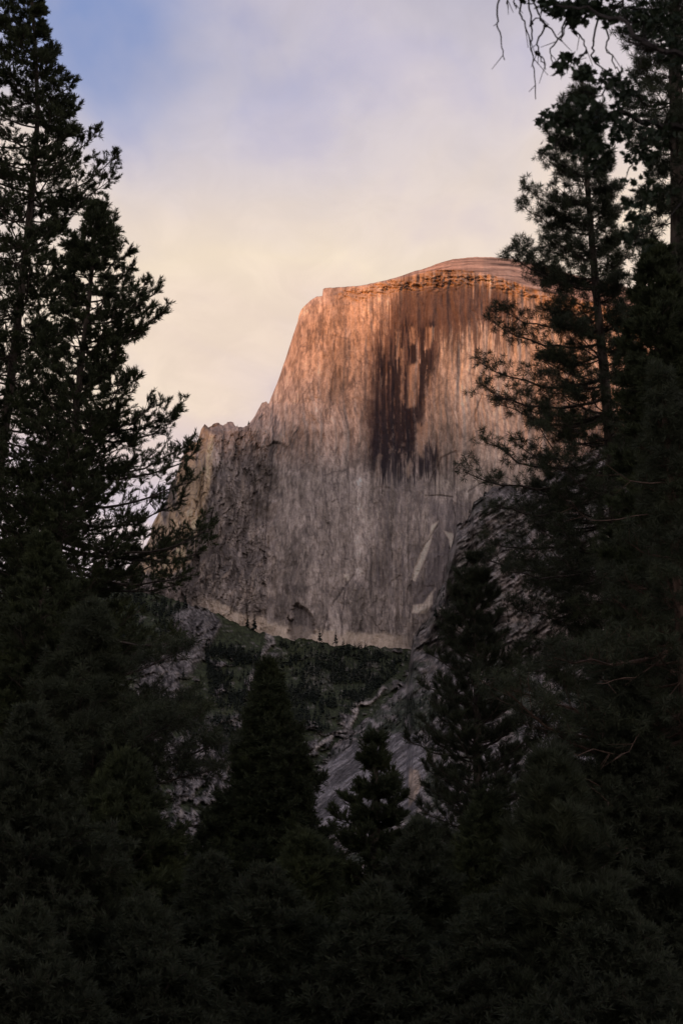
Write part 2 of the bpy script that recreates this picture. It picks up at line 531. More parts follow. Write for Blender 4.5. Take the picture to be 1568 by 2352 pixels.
    c = mixc(c, sst(0.58, 0.68, q1) * 0.50 * calm, (0.50, 0.425, 0.36))
    c = mixc(c, sst(0.59, 0.69, q2) * 0.55 * calm, (0.12, 0.10, 0.095))
    # broad slabs bounded by long straight joints, each a slightly different tone
    for k_, (ax, ay, am) in enumerate(((0.014, 0.0045, 0.20), (0.034, 0.010, 0.15), (0.075, 0.026, 0.12))):
        b1, b2, bv = cells(sxx * ax + Y * ay * 0.35, Y * ay + fw * 0.01, 131 + k_ * 7)
        c = c * (1 + (bv - 0.5) * 2 * am * (1 - 0.5 * smooth_r))[..., None]
        jn = (1 - sst(0.0, 0.035 + 0.012 * k_, b2 - b1)) * sst(0.45, 0.6, fbm(X * 0.02, Y * 0.02, 141 + k_, 3))
        c = mixc(c, jn * 0.5, (0.10, 0.085, 0.08))
    # thin pale veins and dark joints
    vein = sst(0.92, 0.985, fbm(wx * 0.02, wy * 0.008, 91, 3, 0.4, True))
    c = mixc(c, vein * 0.35, (0.40, 0.35, 0.31))
    c = mixc(c, edge * 0.22 * np.clip(rug, 0, 1), (0.09, 0.08, 0.08))
    # ---- the great dark stain
    wv = (fbm(X * 0.22, Y * 0.006, 101, 4, 0.6) - 0.5)
    ragX = X + (fbm(X * 0.05, Y * 0.02, 103, 4) - 0.5) * 24
    ragY = Y + wv * 130
    fine_ = (fbm(X * 0.09, Y * 0.09, 104, 4, 0.6) - 0.5)
    broad = poly_mask(ragX + fine_ * 24, Y + wv * 90 + fine_ * 20, [(890, 690), (940, 650), (1010, 630), (1165, 650), (1180, 720), (1010, 780), (1000, 860), (965, 1000),
                                     (870, 1100), (850, 1000), (845, 800)], 26)
    core = poly_mask(ragX + fine_ * 12, Y + wv * 80 + fine_ * 12, [(868, 850), (880, 790), (925, 745), (985, 735), (1000, 780), (992, 880), (972, 940), (958, 1010),
                                  (925, 1060), (862, 1090), (856, 960)], 16)
    core2 = poly_mask(ragX + fine_ * 22, Y + wv * 75 + fine_ * 10 + (st2 - 0.5) * 60, [(866, 960), (900, 940), (935, 990), (960, 1030), (1005, 1028), (1008, 1060), (1000, 1098), (960, 1100),
                                     (925, 1108), (890, 1102), (850, 1090), (852, 1030)], 18)
    core4 = poly_mask(ragX + fine_ * 14, Y + wv * 60, [(861, 815), (880, 790), (908, 800), (912, 900), (925, 930), (955, 925), (952, 1040), (900, 1075), (856, 1075), (854, 930)], 12)
    core3 = poly_mask(ragX, Y, [(975, 730), (998, 740), (996, 850), (974, 900), (972, 960), (964, 972), (958, 930), (966, 850), (978, 800)], 9)
    hole = np.maximum(poly_mask(X + wv * 8, Y, [(938, 842), (960, 832), (954, 932), (936, 936)], 5),
                      poly_mask(X, Y + wv * 20, [(978, 752), (1003, 750), (1000, 778), (985, 800), (974, 806)], 3))
    for hp in ([(940, 752), (954, 750), (952, 786), (941, 790)], [(910, 762), (919, 760), (917, 822), (911, 824)], [(957, 975), (984, 972), (980, 1015), (965, 1042), (954, 1046)],
               [(921, 800), (927, 800), (925, 925), (921, 925)], [(932, 1072), (945, 1060), (943, 1094), (934, 1096)], [(866, 1052), (874, 1046), (872, 1096), (866, 1096)]):
        hole = np.maximum(hole, 0.85 * poly_mask(X + fine_ * 10, Y + wv * 30, hp, 5))
    gapst = sst(0.60, 0.68, fbm(X * 0.30, Y * 0.010, 107, 2)) * sst(960, 920, Y)
    c = mixc(c, broad * np.clip(0.90 - 0.5 * sst(0.52, 0.62, st2), 0, 1), (0.105, 0.072, 0.062))
    cm = np.maximum(np.maximum(np.maximum(core * (1 - 0.8 * gapst), core4 * (1 - 0.6 * gapst)), core2 * (1 - 0.55 * sst(0.57, 0.66, st2))), core3) * (1 - hole)
    c = mixc(c, cm * np.clip(0.95 - 0.35 * sst(0.58, 0.66, st1) * sst(0.5, 0.62, mot), 0, 1), (0.022, 0.019, 0.024))
    c = mixc(c, hole * np.clip(0.75 - 0.9 * sst(0.5, 0.62, st2), 0.1, 1), (0.36, 0.27, 0.20))
    # long streaks that run down below the rim, dark between bright
    top = poly_mask(X, Y + wv * 160, [(905, 650), (1190, 640), (1200, 775), (1010, 820), (905, 760)], 20)
    c = mixc(c, top * sst(0.44, 0.56, st2) * 0.82, (0.085, 0.058, 0.050))
    # streaks that leave the stain below
    low = poly_mask(X, Y + wv * 200, [(840, 1080), (1010, 1080), (1040, 1300), (960, 1400), (850, 1400)], 30)
    c = mixc(c, low * sst(0.47, 0.6, st1) * 0.55, (0.115, 0.100, 0.100))
    c = mixc(c, low * sst(0.56, 0.66, st2) * 0.35, (0.27, 0.215, 0.175))
    # tongue of grey on the right below the pale wall
    tg = poly_mask(ragX, Y + wv * 26, [(985, 1150), (1085, 1150), (1060, 1200), (1030, 1400), (960, 1400), (990, 1260)], 8)
    c = mixc(c, tg * 0.6, (0.155, 0.135, 0.135))
    # pale fresh scars
    for pts, a in (([(1006, 1197), (990, 1206), (986, 1225), (968, 1262), (952, 1302), (944, 1332), (953, 1335), (968, 1300), (984, 1262), (994, 1222)], 0.85),
                   ([(1018, 1219), (1041, 1226), (1040, 1250), (1034, 1266), (1030, 1240)], 0.85),
                   ([(1001, 1350), (984, 1368), (972, 1386), (948, 1390), (945, 1408), (975, 1410), (992, 1388), (994, 1364)], 0.8),
                   ([(788, 1318), (800, 1320), (801, 1334), (790, 1334)], 0.8),
                   ([(1052, 1038), (1098, 1058), (1090, 1110), (1048, 1130)], 0.25)):
        mk = poly_mask(X + ox * 0.4, Y, pts, 2.2)
        c = mixc(c, mk * a, (0.72, 0.60, 0.49))
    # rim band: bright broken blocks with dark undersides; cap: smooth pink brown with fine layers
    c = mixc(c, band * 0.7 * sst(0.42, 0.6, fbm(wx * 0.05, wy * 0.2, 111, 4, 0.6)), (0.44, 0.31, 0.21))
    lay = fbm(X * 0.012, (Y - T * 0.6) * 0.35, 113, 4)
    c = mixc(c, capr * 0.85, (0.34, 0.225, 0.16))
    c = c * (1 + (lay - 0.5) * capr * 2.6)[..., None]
    # pale band where the wall meets the talus
    ft = np.interp(X, FOOT[:, 0], FOOT[:, 1]) - Y + (fbm(X * 0.05, Y * 0.05, 115, 4) - 0.5) * 26
    pb = sst(36, 20, ft) * sst(430, 520, X) * sst(960, 880, X)
    c = mixc(c, pb * 0.85, (0.62, 0.51, 0.40))
    c = mixc(c, arch * 0.6, (0.115, 0.105, 0.108))  # shade inside the alcove put into the colour, over its recess
    c = mixc(c, ck * 0.62 * sst(0.25, 0.55, fbm(X * 0.05, Y * 0.04, 117, 3)), (0.07, 0.060, 0.060))
    c = np.clip(c, 0.02, 0.6)

    SURF['wall'] = (xs, X, Y, D)
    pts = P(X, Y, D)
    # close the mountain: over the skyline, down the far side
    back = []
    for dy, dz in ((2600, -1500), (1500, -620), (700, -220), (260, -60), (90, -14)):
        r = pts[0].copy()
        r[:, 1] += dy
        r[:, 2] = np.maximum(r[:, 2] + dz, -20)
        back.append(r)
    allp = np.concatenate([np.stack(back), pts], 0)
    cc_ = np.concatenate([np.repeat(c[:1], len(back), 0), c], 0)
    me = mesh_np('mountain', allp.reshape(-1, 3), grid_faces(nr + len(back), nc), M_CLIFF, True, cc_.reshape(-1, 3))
    o = link('mountain', me)
    tag(o, None, 'mountain', kind='structure')
    o['label'] = 'sheer granite dome wall with dark water stains glowing orange near its rim'
    return o


def slope_depth(x, y):
    foot = np.interp(x, FOOT[:, 0], FOOT[:, 1])
    q = (y - foot) / (2440 - foot)
    return np.where(q < 0, 3165 - q * 20, 3165 - 2150 * np.clip(q, 0, 1.2) ** 0.92)


def build_slope():
    xs = np.arange(-160, 1900, 3.0)
    nc, nr = len(xs), 460
    foot = np.interp(xs, FOOT[:, 0], FOOT[:, 1])
    foot = foot + (fbm(xs * 0.03, xs * 0, 5, 5, 0.6) - 0.5) * 24
    v = np.linspace(0, 1, nr)[:, None] ** 1.15
    X = np.broadcast_to(xs[None, :], (nr, nc)).copy()
    Y = foot[None, :] * (1 - v) + 2500 * v
    D = slope_depth(X, Y)
    wx = X + (fbm(X * 0.015, Y * 0.015, 231, 4) - 0.5) * 50
    wy = Y + (fbm(X * 0.015 + 9, Y * 0.02, 237, 4) - 0.5) * 40
    knob = poly_mask(wx, wy, [(412, 1402), (440, 1385), (500, 1425), (510, 1445), (470, 1500), (440, 1530), (400, 1600), (320, 1600), (310, 1530), (370, 1470)], 8)
    low = poly_mask(wx, wy, [(330, 1660), (560, 1640), (570, 1720), (520, 1820), (440, 2000), (380, 1960), (300, 1800), (300, 1700)], 20)
    bits = sst(0.56, 0.64, fbm(wx * 0.028, wy * 0.045, 241, 5, 0.55)) * sst(1480, 1520, Y + (X - 600) * 0.05)
    bits = bits * np.where((X > 640) & (X < 900) & (Y > 1460) & (Y < 1640), 0.35, 1.0)
    chute = line_mask(wx, wy, [(612, 1452), (618, 1480), (605, 1510), (600, 1540), (585, 1570), (600, 1620)], 9)
    chute2 = line_mask(wx, wy, [(880, 1580), (840, 1612), (820, 1632), (780, 1680), (735, 1712), (722, 1730)], 8)
    rid = 0.6 + 0.16 * facets(wx * 0.030 + wy * 0.015, wy * 0.045, 251, 4, 0.55)
    vert = fbm(wx * 0.14, wy * 0.025, 255, 4, 0.6, True)
    rock = np.clip(np.maximum.reduce([knob, low * sst(0.40, 0.52, fbm(wx * 0.05, wy * 0.04, 257, 5, 0.6)), bits, chute * 0.9, chute2]), 0, 1)
    D = D - (rid - 0.6) * (35 + 40 * rock) - rock * (vert - 0.5) * 26 - rock * 22
    g = fbm(wx * 0.05, wy * 0.08, 261, 5, 0.6)
    c = np.ones(X.shape + (3,)) * np.array([0.034, 0.041, 0.021])
    c = c * (0.6 + 0.9 * g)[..., None]
    br = fbm(wx * 0.01, wy * 0.01, 263, 3)
    c = mixc(c, sst(0.5, 0.7, br) * 0.5, (0.040, 0.047, 0.020))
    rk = np.ones(X.shape + (3,)) * np.array([0.132, 0.119, 0.110])
    tex = 0.5 * vert + 0.5 * fbm(wx * 0.12 - wy * 0.06, wy * 0.14, 267, 5, 0.62)
    tex2 = fbm(wx * 0.22 + wy * 0.1, wy * 0.2, 269, 4, 0.65)
    rk = rk * (0.22 + 1.0 * sst(0.35, 0.72, tex) + 1.9 * (tex2 - 0.5)).clip(0.15, 2)[..., None]
    pale = sst(0.60, 0.74, fbm(wx * 0.07, wy * 0.05, 271, 5, 0.55))
    rk = mixc(rk, pale * 0.55, (0.27, 0.235, 0.205))
    c = c * (1 - rock[..., None]) + rk * rock[..., None]
    c = mixc(c, np.maximum(chute * 0.5, chute2 * 0.55) * sst(0.4, 0.6, tex), (0.42, 0.37, 0.32))
    # scattered scree in the green
    scr = sst(0.66, 0.72, fbm(wx * 0.10, wy * 0.16, 273, 4, 0.55)) * (1 - rock)
    c = mixc(c, scr * 0.5, (0.20, 0.18, 0.165))
    grit = fbm(X * 0.33, Y * 0.38, 281, 3, 0.7)
    c = c * (0.55 + 0.9 * sst(0.3, 0.7, grit))[..., None]
    c = np.clip(c, 0.012, 0.6)
    SURF['slope'] = (xs, X, Y, D)
    me = mesh_np('hillside', P(X, Y, D).reshape(-1, 3), grid_faces(nr, nc), M_SLOPE, True, c.reshape(-1, 3))
    tag(link('hillside', me), 'green and rocky talus slope below the foot of the sheer cliff', 'slope', kind='structure')


RIB = np.array([(600, 2000), (660, 1880), (700, 1800), (737, 1752), (775, 1705), (801, 1680), (840, 1652), (880, 1618), (915, 1590), (932, 1560), (938, 1530),
                (949, 1462), (980, 1426), (1003, 1368), (1021, 1336), (1025, 1293), (1036, 1257), (1047, 1212), (1072, 1192),
                (1086, 1160), (1108, 1135), (1126, 1116), (1150, 1112), (1200, 1120), (1260, 1090), (1400, 1010), (1560, 930), (1900, 800)], float)


def build_rib():
    xs = np.arange(600, 1900, 2.6)
    nc, nr = len(xs), 430
    top = np.interp(xs, RIB[:, 0], RIB[:, 1]) + (fbm(xs * 0.09, xs * 0, 305, 5, 0.6) - 0.5) * 26
    v = np.linspace(0, 1, nr)[:, None] ** 1.2
    X = np.broadcast_to(xs[None, :], (nr, nc)).copy()
    Y = top[None, :] * (1 - v) + 2500 * v
    T = np.broadcast_to(top[None, :], X.shape)
    D = slope_depth(X, Y) - 6 - 95 * sst(0, 45, Y - T) - 190 * sst(1000, 1300, X) * sst(0, 300, Y - T)
    wx = X + (fbm(X * 0.015, Y * 0.015, 331, 4) - 0.5) * 40
    wy = Y + (fbm(X * 0.015 + 9, Y * 0.02, 337, 4) - 0.5) * 40
    # joints run up and to the right
    sx_, sy_ = X + (wx - X) * 0.3, Y + (wy - Y) * 0.3
    u = (sx_ * 0.80 - sy_ * 0.60)
    w = (sx_ * 0.60 + sy_ * 0.80)
    diag = fbm(u * 0.014, w * 0.15, 341, 5, 0.6)
    rid = 0.6 + 0.15 * facets(u * 0.018, w * 0.05, 345, 4, 0.55)
    vert = fbm(wx * 0.12, wy * 0.02, 347, 4, 0.6, True)
    slab = poly_mask(X + (rid - 0.5) * 20, Y + (rid - 0.5) * 20, [(700, 1800), (737, 1762), (801, 1716), (860, 1695), (923, 1684), (965, 1690), (985, 1750), (960, 1860), (900, 1900), (700, 1900)], 5)
    slab2 = poly_mask(X, Y, [(1230, 1640), (1400, 1600), (1420, 1760), (1220, 1780)], 12)
    slab = np.maximum(slab, slab2)
    relief = (rid - 0.6) * 95 + (vert - 0.5) * 10 + (diag - 0.5) * 22
    D = D - relief * (1 - 0.72 * slab) - (diag - 0.5) * 10 * slab
    tex = 0.5 * diag + 0.5 * fbm(wx * 0.1, wy * 0.1, 351, 5, 0.62)
    c = np.ones(X.shape + (3,)) * np.array([0.140, 0.127, 0.118])
    c = c * (0.4 + 1.3 * sst(0.34, 0.68, tex))[..., None]
    tanr = sst(1020, 1120, X) * sst(0.48, 0.62, fbm(wx * 0.03, wy * 0.02, 353, 4)) * sst(1160, 1260, Y)
    c = mixc(c, tanr * 0.6 * sst(0.3, 0.6, vert), (0.27, 0.225, 0.20))
    pale = sst(0.60, 0.68, fbm(wx * 0.06 + wy * 0.05, wy * 0.09, 357, 5, 0.55))
    c = mixc(c, pale * 0.5, (0.25, 0.21, 0.18))
    sl = np.ones(X.shape + (3,)) * np.array([0.138, 0.128, 0.126]) * (0.5 + 1.0 * sst(0.3, 0.7, diag))[..., None]
    sl = sl * (0.75 + 0.5 * fbm(u * 0.02, w * 0.4, 359, 3))[..., None]
    c = c * (1 - slab[..., None]) + sl * slab[..., None]
    green = sst(0.53, 0.62, fbm(wx * 0.022, wy * 0.03, 361, 5, 0.55)) * (1 - slab)
    band = poly_mask(wx, wy, [(770, 1710), (930, 1590), (1000, 1590), (1000, 1690), (925, 1682), (800, 1710), (740, 1760)], 10) * (1 - slab)
    green = np.maximum(green * (0.35 + 0.5 * sst(1400, 1600, Y)), band * sst(0.38, 0.52, fbm(wx * 0.05, wy * 0.06, 365, 4)))
    c = mixc(c, green * 0.9, (0.036, 0.046, 0.028))
    pillar = poly_mask(X + (rid - .5) * 10, Y, [(940, 1765), (962, 1770), (970, 1800), (955, 1835), (940, 1850)], 3)
    c = mixc(c, pillar * 0.7, (0.33, 0.25, 0.18))
    grit = fbm(u * 0.12, w * 0.42, 381, 3, 0.7)
    c = c * (0.6 + 0.8 * sst(0.3, 0.7, grit))[..., None]
    c = np.clip(c, 0.012, 0.6)
    SURF['rib'] = (xs, X, Y, D)
    me = mesh_np('rock_ridge', P(X, Y, D).reshape(-1, 3), grid_faces(nr, nc), M_SLOPE, True, c.reshape(-1, 3))
    tag(link('rock_ridge', me), 'dark grey rock ridge with a smooth slab at the right foot of the cliff', 'ridge', kind='structure')


def build_ground():
    m = bpy.data.materials.new('forest floor')
    m.use_nodes = True
    t = NT(m.node_tree)
    geo = t.n('ShaderNodeNewGeometry')
    n1 = t.n('ShaderNodeTexNoise', ins={'Vector': geo.outputs['Position'], 'Scale': 0.7, 'Detail': 8.0, 'Roughness': 0.65})
    c = t.ramp(n1.outputs[0], [(0.3, (0.030, 0.024, 0.016, 1)), (0.5, (0.055, 0.043, 0.028, 1)), (0.7, (0.050, 0.060, 0.026, 1))])
    bp = t.n('ShaderNodeBump', ins={'Strength': 0.6, 'Distance': 0.1, 'Height': n1.outputs[0]})
    b = t.n('ShaderNodeBsdfPrincipled', ins={'Base Color': c, 'Roughness': 0.95, 'Normal': bp.outputs[0]})
    t.n('ShaderNodeOutputMaterial', ins={0: b.outputs[0]})
    # rings of growing size, gently uneven close by, the valley floor far out
    rr = np.concatenate([[0.01], np.geomspace(1.5, 24000, 70)])
    aa = np.linspace(0, 2 * math.pi, 97)
    Rr, A = np.meshgrid(rr, aa, indexing='ij')
    X, Y = Rr * np.sin(A), Rr * np.cos(A)
    Z = (fbm(X * 0.07, Y * 0.07, 401, 3) - 0.5) * 0.8 * sst(3, 15, Rr) * sst(400, 150, Rr)
    me = mesh_np('ground', np.stack([X, Y, Z], -1).reshape(-1, 3), grid_faces(len(rr), len(aa)), m, True)
    tag(link('ground', me), 'shaded forest floor under the near conifers', 'ground', kind='structure')


def build_west_ridge():
    """the valley's far wall behind the viewpoint; its crest keeps the low sun off the valley floor"""
    h = Vector((math.sin(R(SUN_AZ)), math.cos(R(SUN_AZ))))
    sidev = Vector((h.y, -h.x))
    nu, nv = 160, 14
    u = np.linspace(-11000, 11000, nu)
    prof = [(-3200, 0.0), (-2400, 0.18), (-1800, 0.36), (-1200, 0.60), (-700, 0.82), (-300, 0.95), (0, 1.0), (300, 0.96),
            (700, 0.86), (1300, 0.66), (1900, 0.42), (2500, 0.22), (3000, 0.06), (3400, -0.01)]
    pts, cols = [], []
    for (w, hh) in prof:
        n = fbm(u * 0.0006, u * 0 + w * 0.0008, 431, 5)
        top = RIDGE_H + (n - 0.5) * 260
        d = RIDGE_D + w + (n - 0.5) * 300 * (1 if hh < 0.99 else 0)
        z = np.where(hh >= 0, top * hh, -20)
        pts.append(np.stack([h.x * d + sidev.x * u, h.y * d + sidev.y * u, z], -1))
        g = fbm(u * 0.004, u * 0 + w * 0.003, 437, 4)
        cols.append(np.where((g > 0.55)[:, None], [[0.2, 0.19, 0.18]], [[0.045, 0.055, 0.03]]))
    me = mesh_np('valley_hills', np.stack(pts).reshape(-1, 3), grid_faces(nv, nu), M_SLOPE, True, np.stack(cols).reshape(-1, 3))
    tag(link('valley_hills', me), 'long wooded valley wall opposite the cliff, toward the sunset', 'hills', kind='structure')


RIDGE_D, RIDGE_H = 7000, 1830
build_ground()
build_mountain()
build_slope()
build_rib()
build_west_ridge()
# ------------------------------------------------------------------ vegetation builders
def norm(v):
    return v / (np.linalg.norm(v, axis=-1, keepdims=True) + 1e-9)


def tubes(segs, sides=4):
    """segs: list of (p0, p1, r0, r1) -> verts, quads"""
    p0 = np.array([s[0] for s in segs])
    p1 = np.array([s[1] for s in segs])
    r0 = np.array([s[2] for s in segs])
    r1 = np.array([s[3] for s in segs])
    d = norm(p1 - p0)
    up = np.where(np.abs(d[:, 2:3]) > 0.9, [[1.0, 0, 0]], [[0, 0, 1.0]])
    a = norm(np.cross(d, up))
    b = np.cross(d, a)
    n = len(segs)
    vs = np.zeros((n, 2, sides, 3))
    for k in range(sides):
        ph = 2 * math.pi * k / sides
        o = a * math.cos(ph) + b * math.sin(ph)
        vs[:, 0, k] = p0 + o * r0[:, None]
        vs[:, 1, k] = p1 + o * r1[:, None]
    base = np.arange(n)[:, None] * 2 * sides
    fs = []
    for k in range(sides):
        k2 = (k + 1) % sides
        fs.append(np.stack([base[:, 0] + k, base[:, 0] + k2, base[:, 0] + sides + k2, base[:, 0] + sides + k], -1))
    return vs.reshape(-1, 3), np.concatenate(fs)


def blades(rng, c, d, n, length, width, spread, back=0.1, upbias=0.0):
    """n thin pointed blades round each centre c, fanning about direction d"""
    m = len(c)
    c = np.repeat(c, n, 0)
    d = np.repeat(d, n, 0)
    rnd = norm(rng.normal(size=(m * n, 3)))
    dirs = norm(d + rnd * spread + np.array([0, 0, upbias]))
    L = length * rng.uniform(0.65, 1.2, (m * n, 1))
    root = c - d * rng.uniform(0, 1, (m * n, 1)) * back
    side = norm(np.cross(dirs, norm(rng.normal(size=(m * n, 3)))))
    w = width * rng.uniform(0.7, 1.3, (m * n, 1)) / 2
    mid = root + dirs * L * 0.4
    v = np.stack([root, mid + side * w, root + dirs * L, mid - side * w], 1)
    return v.reshape(-1, 3)


def leaf_mesh(name, V, mat):
    V = np.concatenate(V) if isinstance(V, list) else V
    return mesh_np(name, V, np.arange(len(V)).reshape(-1, 4), mat)


def trunk_mesh(pts, rads, mat, seed=0, sides=12):
    pts = np.asarray(pts)
    n = len(pts)
    vs = []
    for i in range(n):
        ph = np.linspace(0, 2 * math.pi, sides, endpoint=False)
        rr = rads[i] * (1 + 0.10 * np.sin(3 * ph + i * 0.7 + seed) + 0.06 * np.sin(7 * ph + i * 1.9))
        if i == 0:
            rr = rr * 1.45
        vs.append(np.stack([pts[i, 0] + rr * np.cos(ph), pts[i, 1] + rr * np.sin(ph), np.full(sides, pts[i, 2])], -1))
    vs = np.concatenate(vs)
    f = []
    for i in range(n - 1):
        for k in range(sides):
            k2 = (k + 1) % sides
            f.append((i * sides + k, i * sides + k2, (i + 1) * sides + k2, (i + 1) * sides + k))
    return mesh_np('trunk', vs, np.array(f), mat, True)


STYLES = {
    # leaf: count, length, width, spread, back
    'pine': dict(nb=170, tw=13, leaf=(36, 0.25, 0.017, 3.0, 0.0), sub=3, mat='M_PINE', up=0.45, sag=0.5, pitch=0.25),
    'cedar': dict(nb=210, tw=12, leaf=(30, 0.19, 0.024, 0.72, 0.26), sub=4, mat='M_CEDAR', up=0.55, sag=0.5, pitch=0.25),
    'fir': dict(nb=240, tw=12, leaf=(34, 0.17, 0.024, 0.95, 0.28), sub=3, mat='M_FIR', up=0.30, sag=0.3, pitch=0.35),
    'young': dict(nb=150, tw=8, leaf=(44, 0.24, 0.016, 0.85, 0.30), sub=2, mat='M_PINE', up=0.9, sag=0.2, pitch=0.7),
}


def tree(name, label, style, dist, trunk, outline, seed, tr=(0.03, 0.42), extra=(), bark=None, group=None, span=None, inner=0.15,
         rmin=0.62, zlow=0.8, airy=None, layer=0, **ov):
    st = dict(STYLES[style])
    st.update(ov)
    rng = np.random.default_rng(seed)
    tp = np.array([P(x, y, dist) for x, y in trunk])          # top to bottom
    tp = tp[np.argsort(tp[:, 2])]
    # carry the trunk down to the ground
    if tp[0, 2] > 0.05:
        d = tp[1] - tp[0]
        base = tp[0] - d * min((tp[0, 2] + 0.3) / max(d[2], 0.1), 60)
        base[0] = tp[0, 0] - d[0] / max(d[2], 0.1) * tp[0, 2] * 0.5
        tp = np.concatenate([[base], tp])
    org = np.array([tp[0, 0], dist, 0.0])
    tz = tp[:, 2]
    ztop = tz[-1]
    ol = np.array(outline, float)
    oz = P(ol[:, 1], ol[:, 0], dist)[:, 2]
    oxl = P(ol[:, 1], ol[:, 0], dist)[:, 0]
    oxr = P(ol[:, 2], ol[:, 0], dist)[:, 0]
    o = np.argsort(oz)
    oz, oxl, oxr = oz[o], oxl[o], oxr[o]
    tx = lambda z: np.interp(z, tz, tp[:, 0])

    def reach(z, az):
        rl = max(tx(z) - np.interp(z, oz, oxl), 0.05)
        rr = max(np.interp(z, oz, oxr) - tx(z), 0.05)
        c = math.cos(az)
        m = 0.5 * (rl + rr)
        q = abs(c)
        return (m * (1 - q) + (rr if c > 0 else rl) * q)

    ph = rng.uniform(0, 50)
    lump = lambda z, az: 0.72 + 0.52 * float(vnoise(np.array([z * 1.1 + ph]), np.array([math.cos(az) * 0.9 + ph]), seed)[0])
    trunk_r = lambda z: tr[0] + (tr[1] - tr[0]) * max(0, 1 - z / ztop) ** 0.85
    segs, C, D_ = [], [], []
    zb = max(zlow, oz[0])
    zs = ztop - (ztop - zb) * (np.arange(st['nb']) + rng.uniform(0, 1, st['nb'])) / st['nb']
    if layer:                                                 # boughs in tiers, gaps between them
        zs = ztop - np.round((ztop - zs) / layer) * layer + rng.normal(0, 0.10 * layer, len(zs))
        zs = np.clip(zs, zb, ztop - 0.15)
    az0 = rng.uniform(0, 6.28)
    jobs = []
    for i, zt in enumerate(zs):
        az = az0 + i * 2.39996 + rng.normal() * 0.25
        Rr = reach(zt, az) * rng.uniform(rmin, 1.0) * lump(zt, az)
        jobs.append((zt, az, Rr, None, None, False))
    for e in extra:
        tip = P(e[0], e[1], dist + (e[3] if len(e) > 3 else 0))
        za = P(e[0], e[2], dist)[2]
        v = tip - np.array([tx(za), dist, za])
        jobs.append((tip[2], math.atan2(v[1], v[0]), math.hypot(v[0], v[1]), za, tip, len(e) > 4 and e[4] == 'bare'))
    for zt, az, Rr, za, tip, bare in jobs:
        rel = (ztop - zt) / max(ztop - zb, 1)                    # 0 at the top
        steep = st['pitch'] * (1.6 if rel < 0.06 else 1.0) * (1 - 0.9 * min(rel * 1.5, 1))
        if za is None:
            za = zt - Rr * (steep + 0.10) - 0.05
            za = max(za, 0.4)
        rise = zt - za
        sag = st['sag'] * min(rel * 2.5, 1) * Rr * 0.25
        A = np.array([tx(za), dist, za])
        dh = np.array([math.cos(az), math.sin(az), 0.0])
        sv = np.array([-dh[1], dh[0], 0.0])
        nseg = 8 if Rr > 1.2 else 4
        bend = rng.normal() * 0.08 * Rr
        T = np.linspace(0, 1, nseg + 1)
        pts = A + dh * (Rr * T)[:, None] + sv * (bend * np.sin(T * 2.6))[:, None] \
            + np.array([0, 0, 1.0]) * (rise * T ** 1.3 - sag * np.sin(T * math.pi) + rng.normal(0, 0.02 * Rr, nseg + 1) * T)[:, None]
        br = (0.011 * Rr + 0.012) * (0.28 if bare else 1)
        rad = br * (1 - 0.8 * T) + 0.004
        for k in range(nseg):
            segs.append((pts[k], pts[k + 1], rad[k], rad[k + 1]))
        if bare:
            for q in range(4):
                tt = rng.uniform(0.35, 0.95)
                p = A * 0 + np.array([np.interp(tt, T, pts[:, j]) for j in range(3)])
                q2 = p + dh * rng.uniform(0.2, 0.5) + sv * rng.uniform(-0.5, 0.5) - np.array([0, 0, rng.uniform(0, 0.4)])
                segs.append((p, q2, 0.008, 0.003))
            continue
        ntw = max(3, int(st['tw'] * min(1.5, 0.35 + Rr / 3.0) * (1.0 if tip is None else (1.5 if style == 'pine' else 1.15))))
        tmin = inner if Rr > 0.8 else 0.0
        thin = 1.0
        if airy and tip is None:
            yy = 1176 - F * math.tan(math.atan2(A[2] - CAMZ, dist) - R(PITCH))
            thin = float(np.interp(yy, [a_[0] for a_ in airy], [a_[1] for a_ in airy]))
        for q in range(ntw):
            tt = tmin + (1 - tmin) * (q + rng.uniform(0, 1)) / ntw
            p = np.array([np.interp(tt, T, pts[:, j]) for j in range(3)])
            k = min(int(tt * nseg), nseg - 1)
            fd = norm(pts[k + 1] - pts[k])
            sgn = 1 if q % 2 else -1
            ang = rng.uniform(0.5, 1.1)
            if thin < 1 and q < ntw - 4:
                g_ = float(vnoise(np.array([p[0] * 0.85 + 3 + p[1] * 0.5]), np.array([p[2] * 0.85 + p[1] * 0.6]), seed)[0])
                if g_ * 0.75 + rng.uniform() * 0.25 > thin:
                    continue
            vd = norm(fd * math.cos(ang) + sv * sgn * math.sin(ang) + np.array([0, 0, rng.uniform(-0.25, 0.45)]))
            l = (0.30 * Rr * (1 - 0.65 * tt) + 0.22) * rng.uniform(0.6, 1.15)
            if q == ntw - 1:
                p, vd, l = pts[-2], norm(pts[-1] - pts[-2]), np.linalg.norm(pts[-1] - pts[-2])
            upv = np.array([0, 0, st['up'] * l * 0.35])
            m1 = p + vd * l * 0.5 + upv * 0.25
            m2 = p + vd * l + upv
            segs.append((p, m1, 0.010, 0.007))
            segs.append((m1, m2, 0.007, 0.004))
            ed = norm(m2 - m1)
            C.append(m2)
            D_.append(ed)
            for s_ in range(st['sub']):
                u = rng.uniform(0.30, 0.95)
                b0 = p + (m2 - p) * u
                sd_ = norm(ed + rng.normal(0, 0.7, 3) + np.array([0, 0, st['up'] * 0.6]))
                ll = min(0.18 + l * 0.28, 0.45) * rng.uniform(0.5, 1.1)
                e2 = b0 + sd_ * ll
                segs.append((b0, e2, 0.006, 0.004))
                C.append(e2)
                D_.append(sd_)
    # leader
    for k in range(6):
        z = ztop - 0.12 * k
        C.append(np.array([tx(z), dist, z]))
        D_.append(np.array([0, 0, 1.0]))
    C, D_ = np.array(C) - org, np.array(D_)
    n, L, wd, sp, bk = st['leaf']
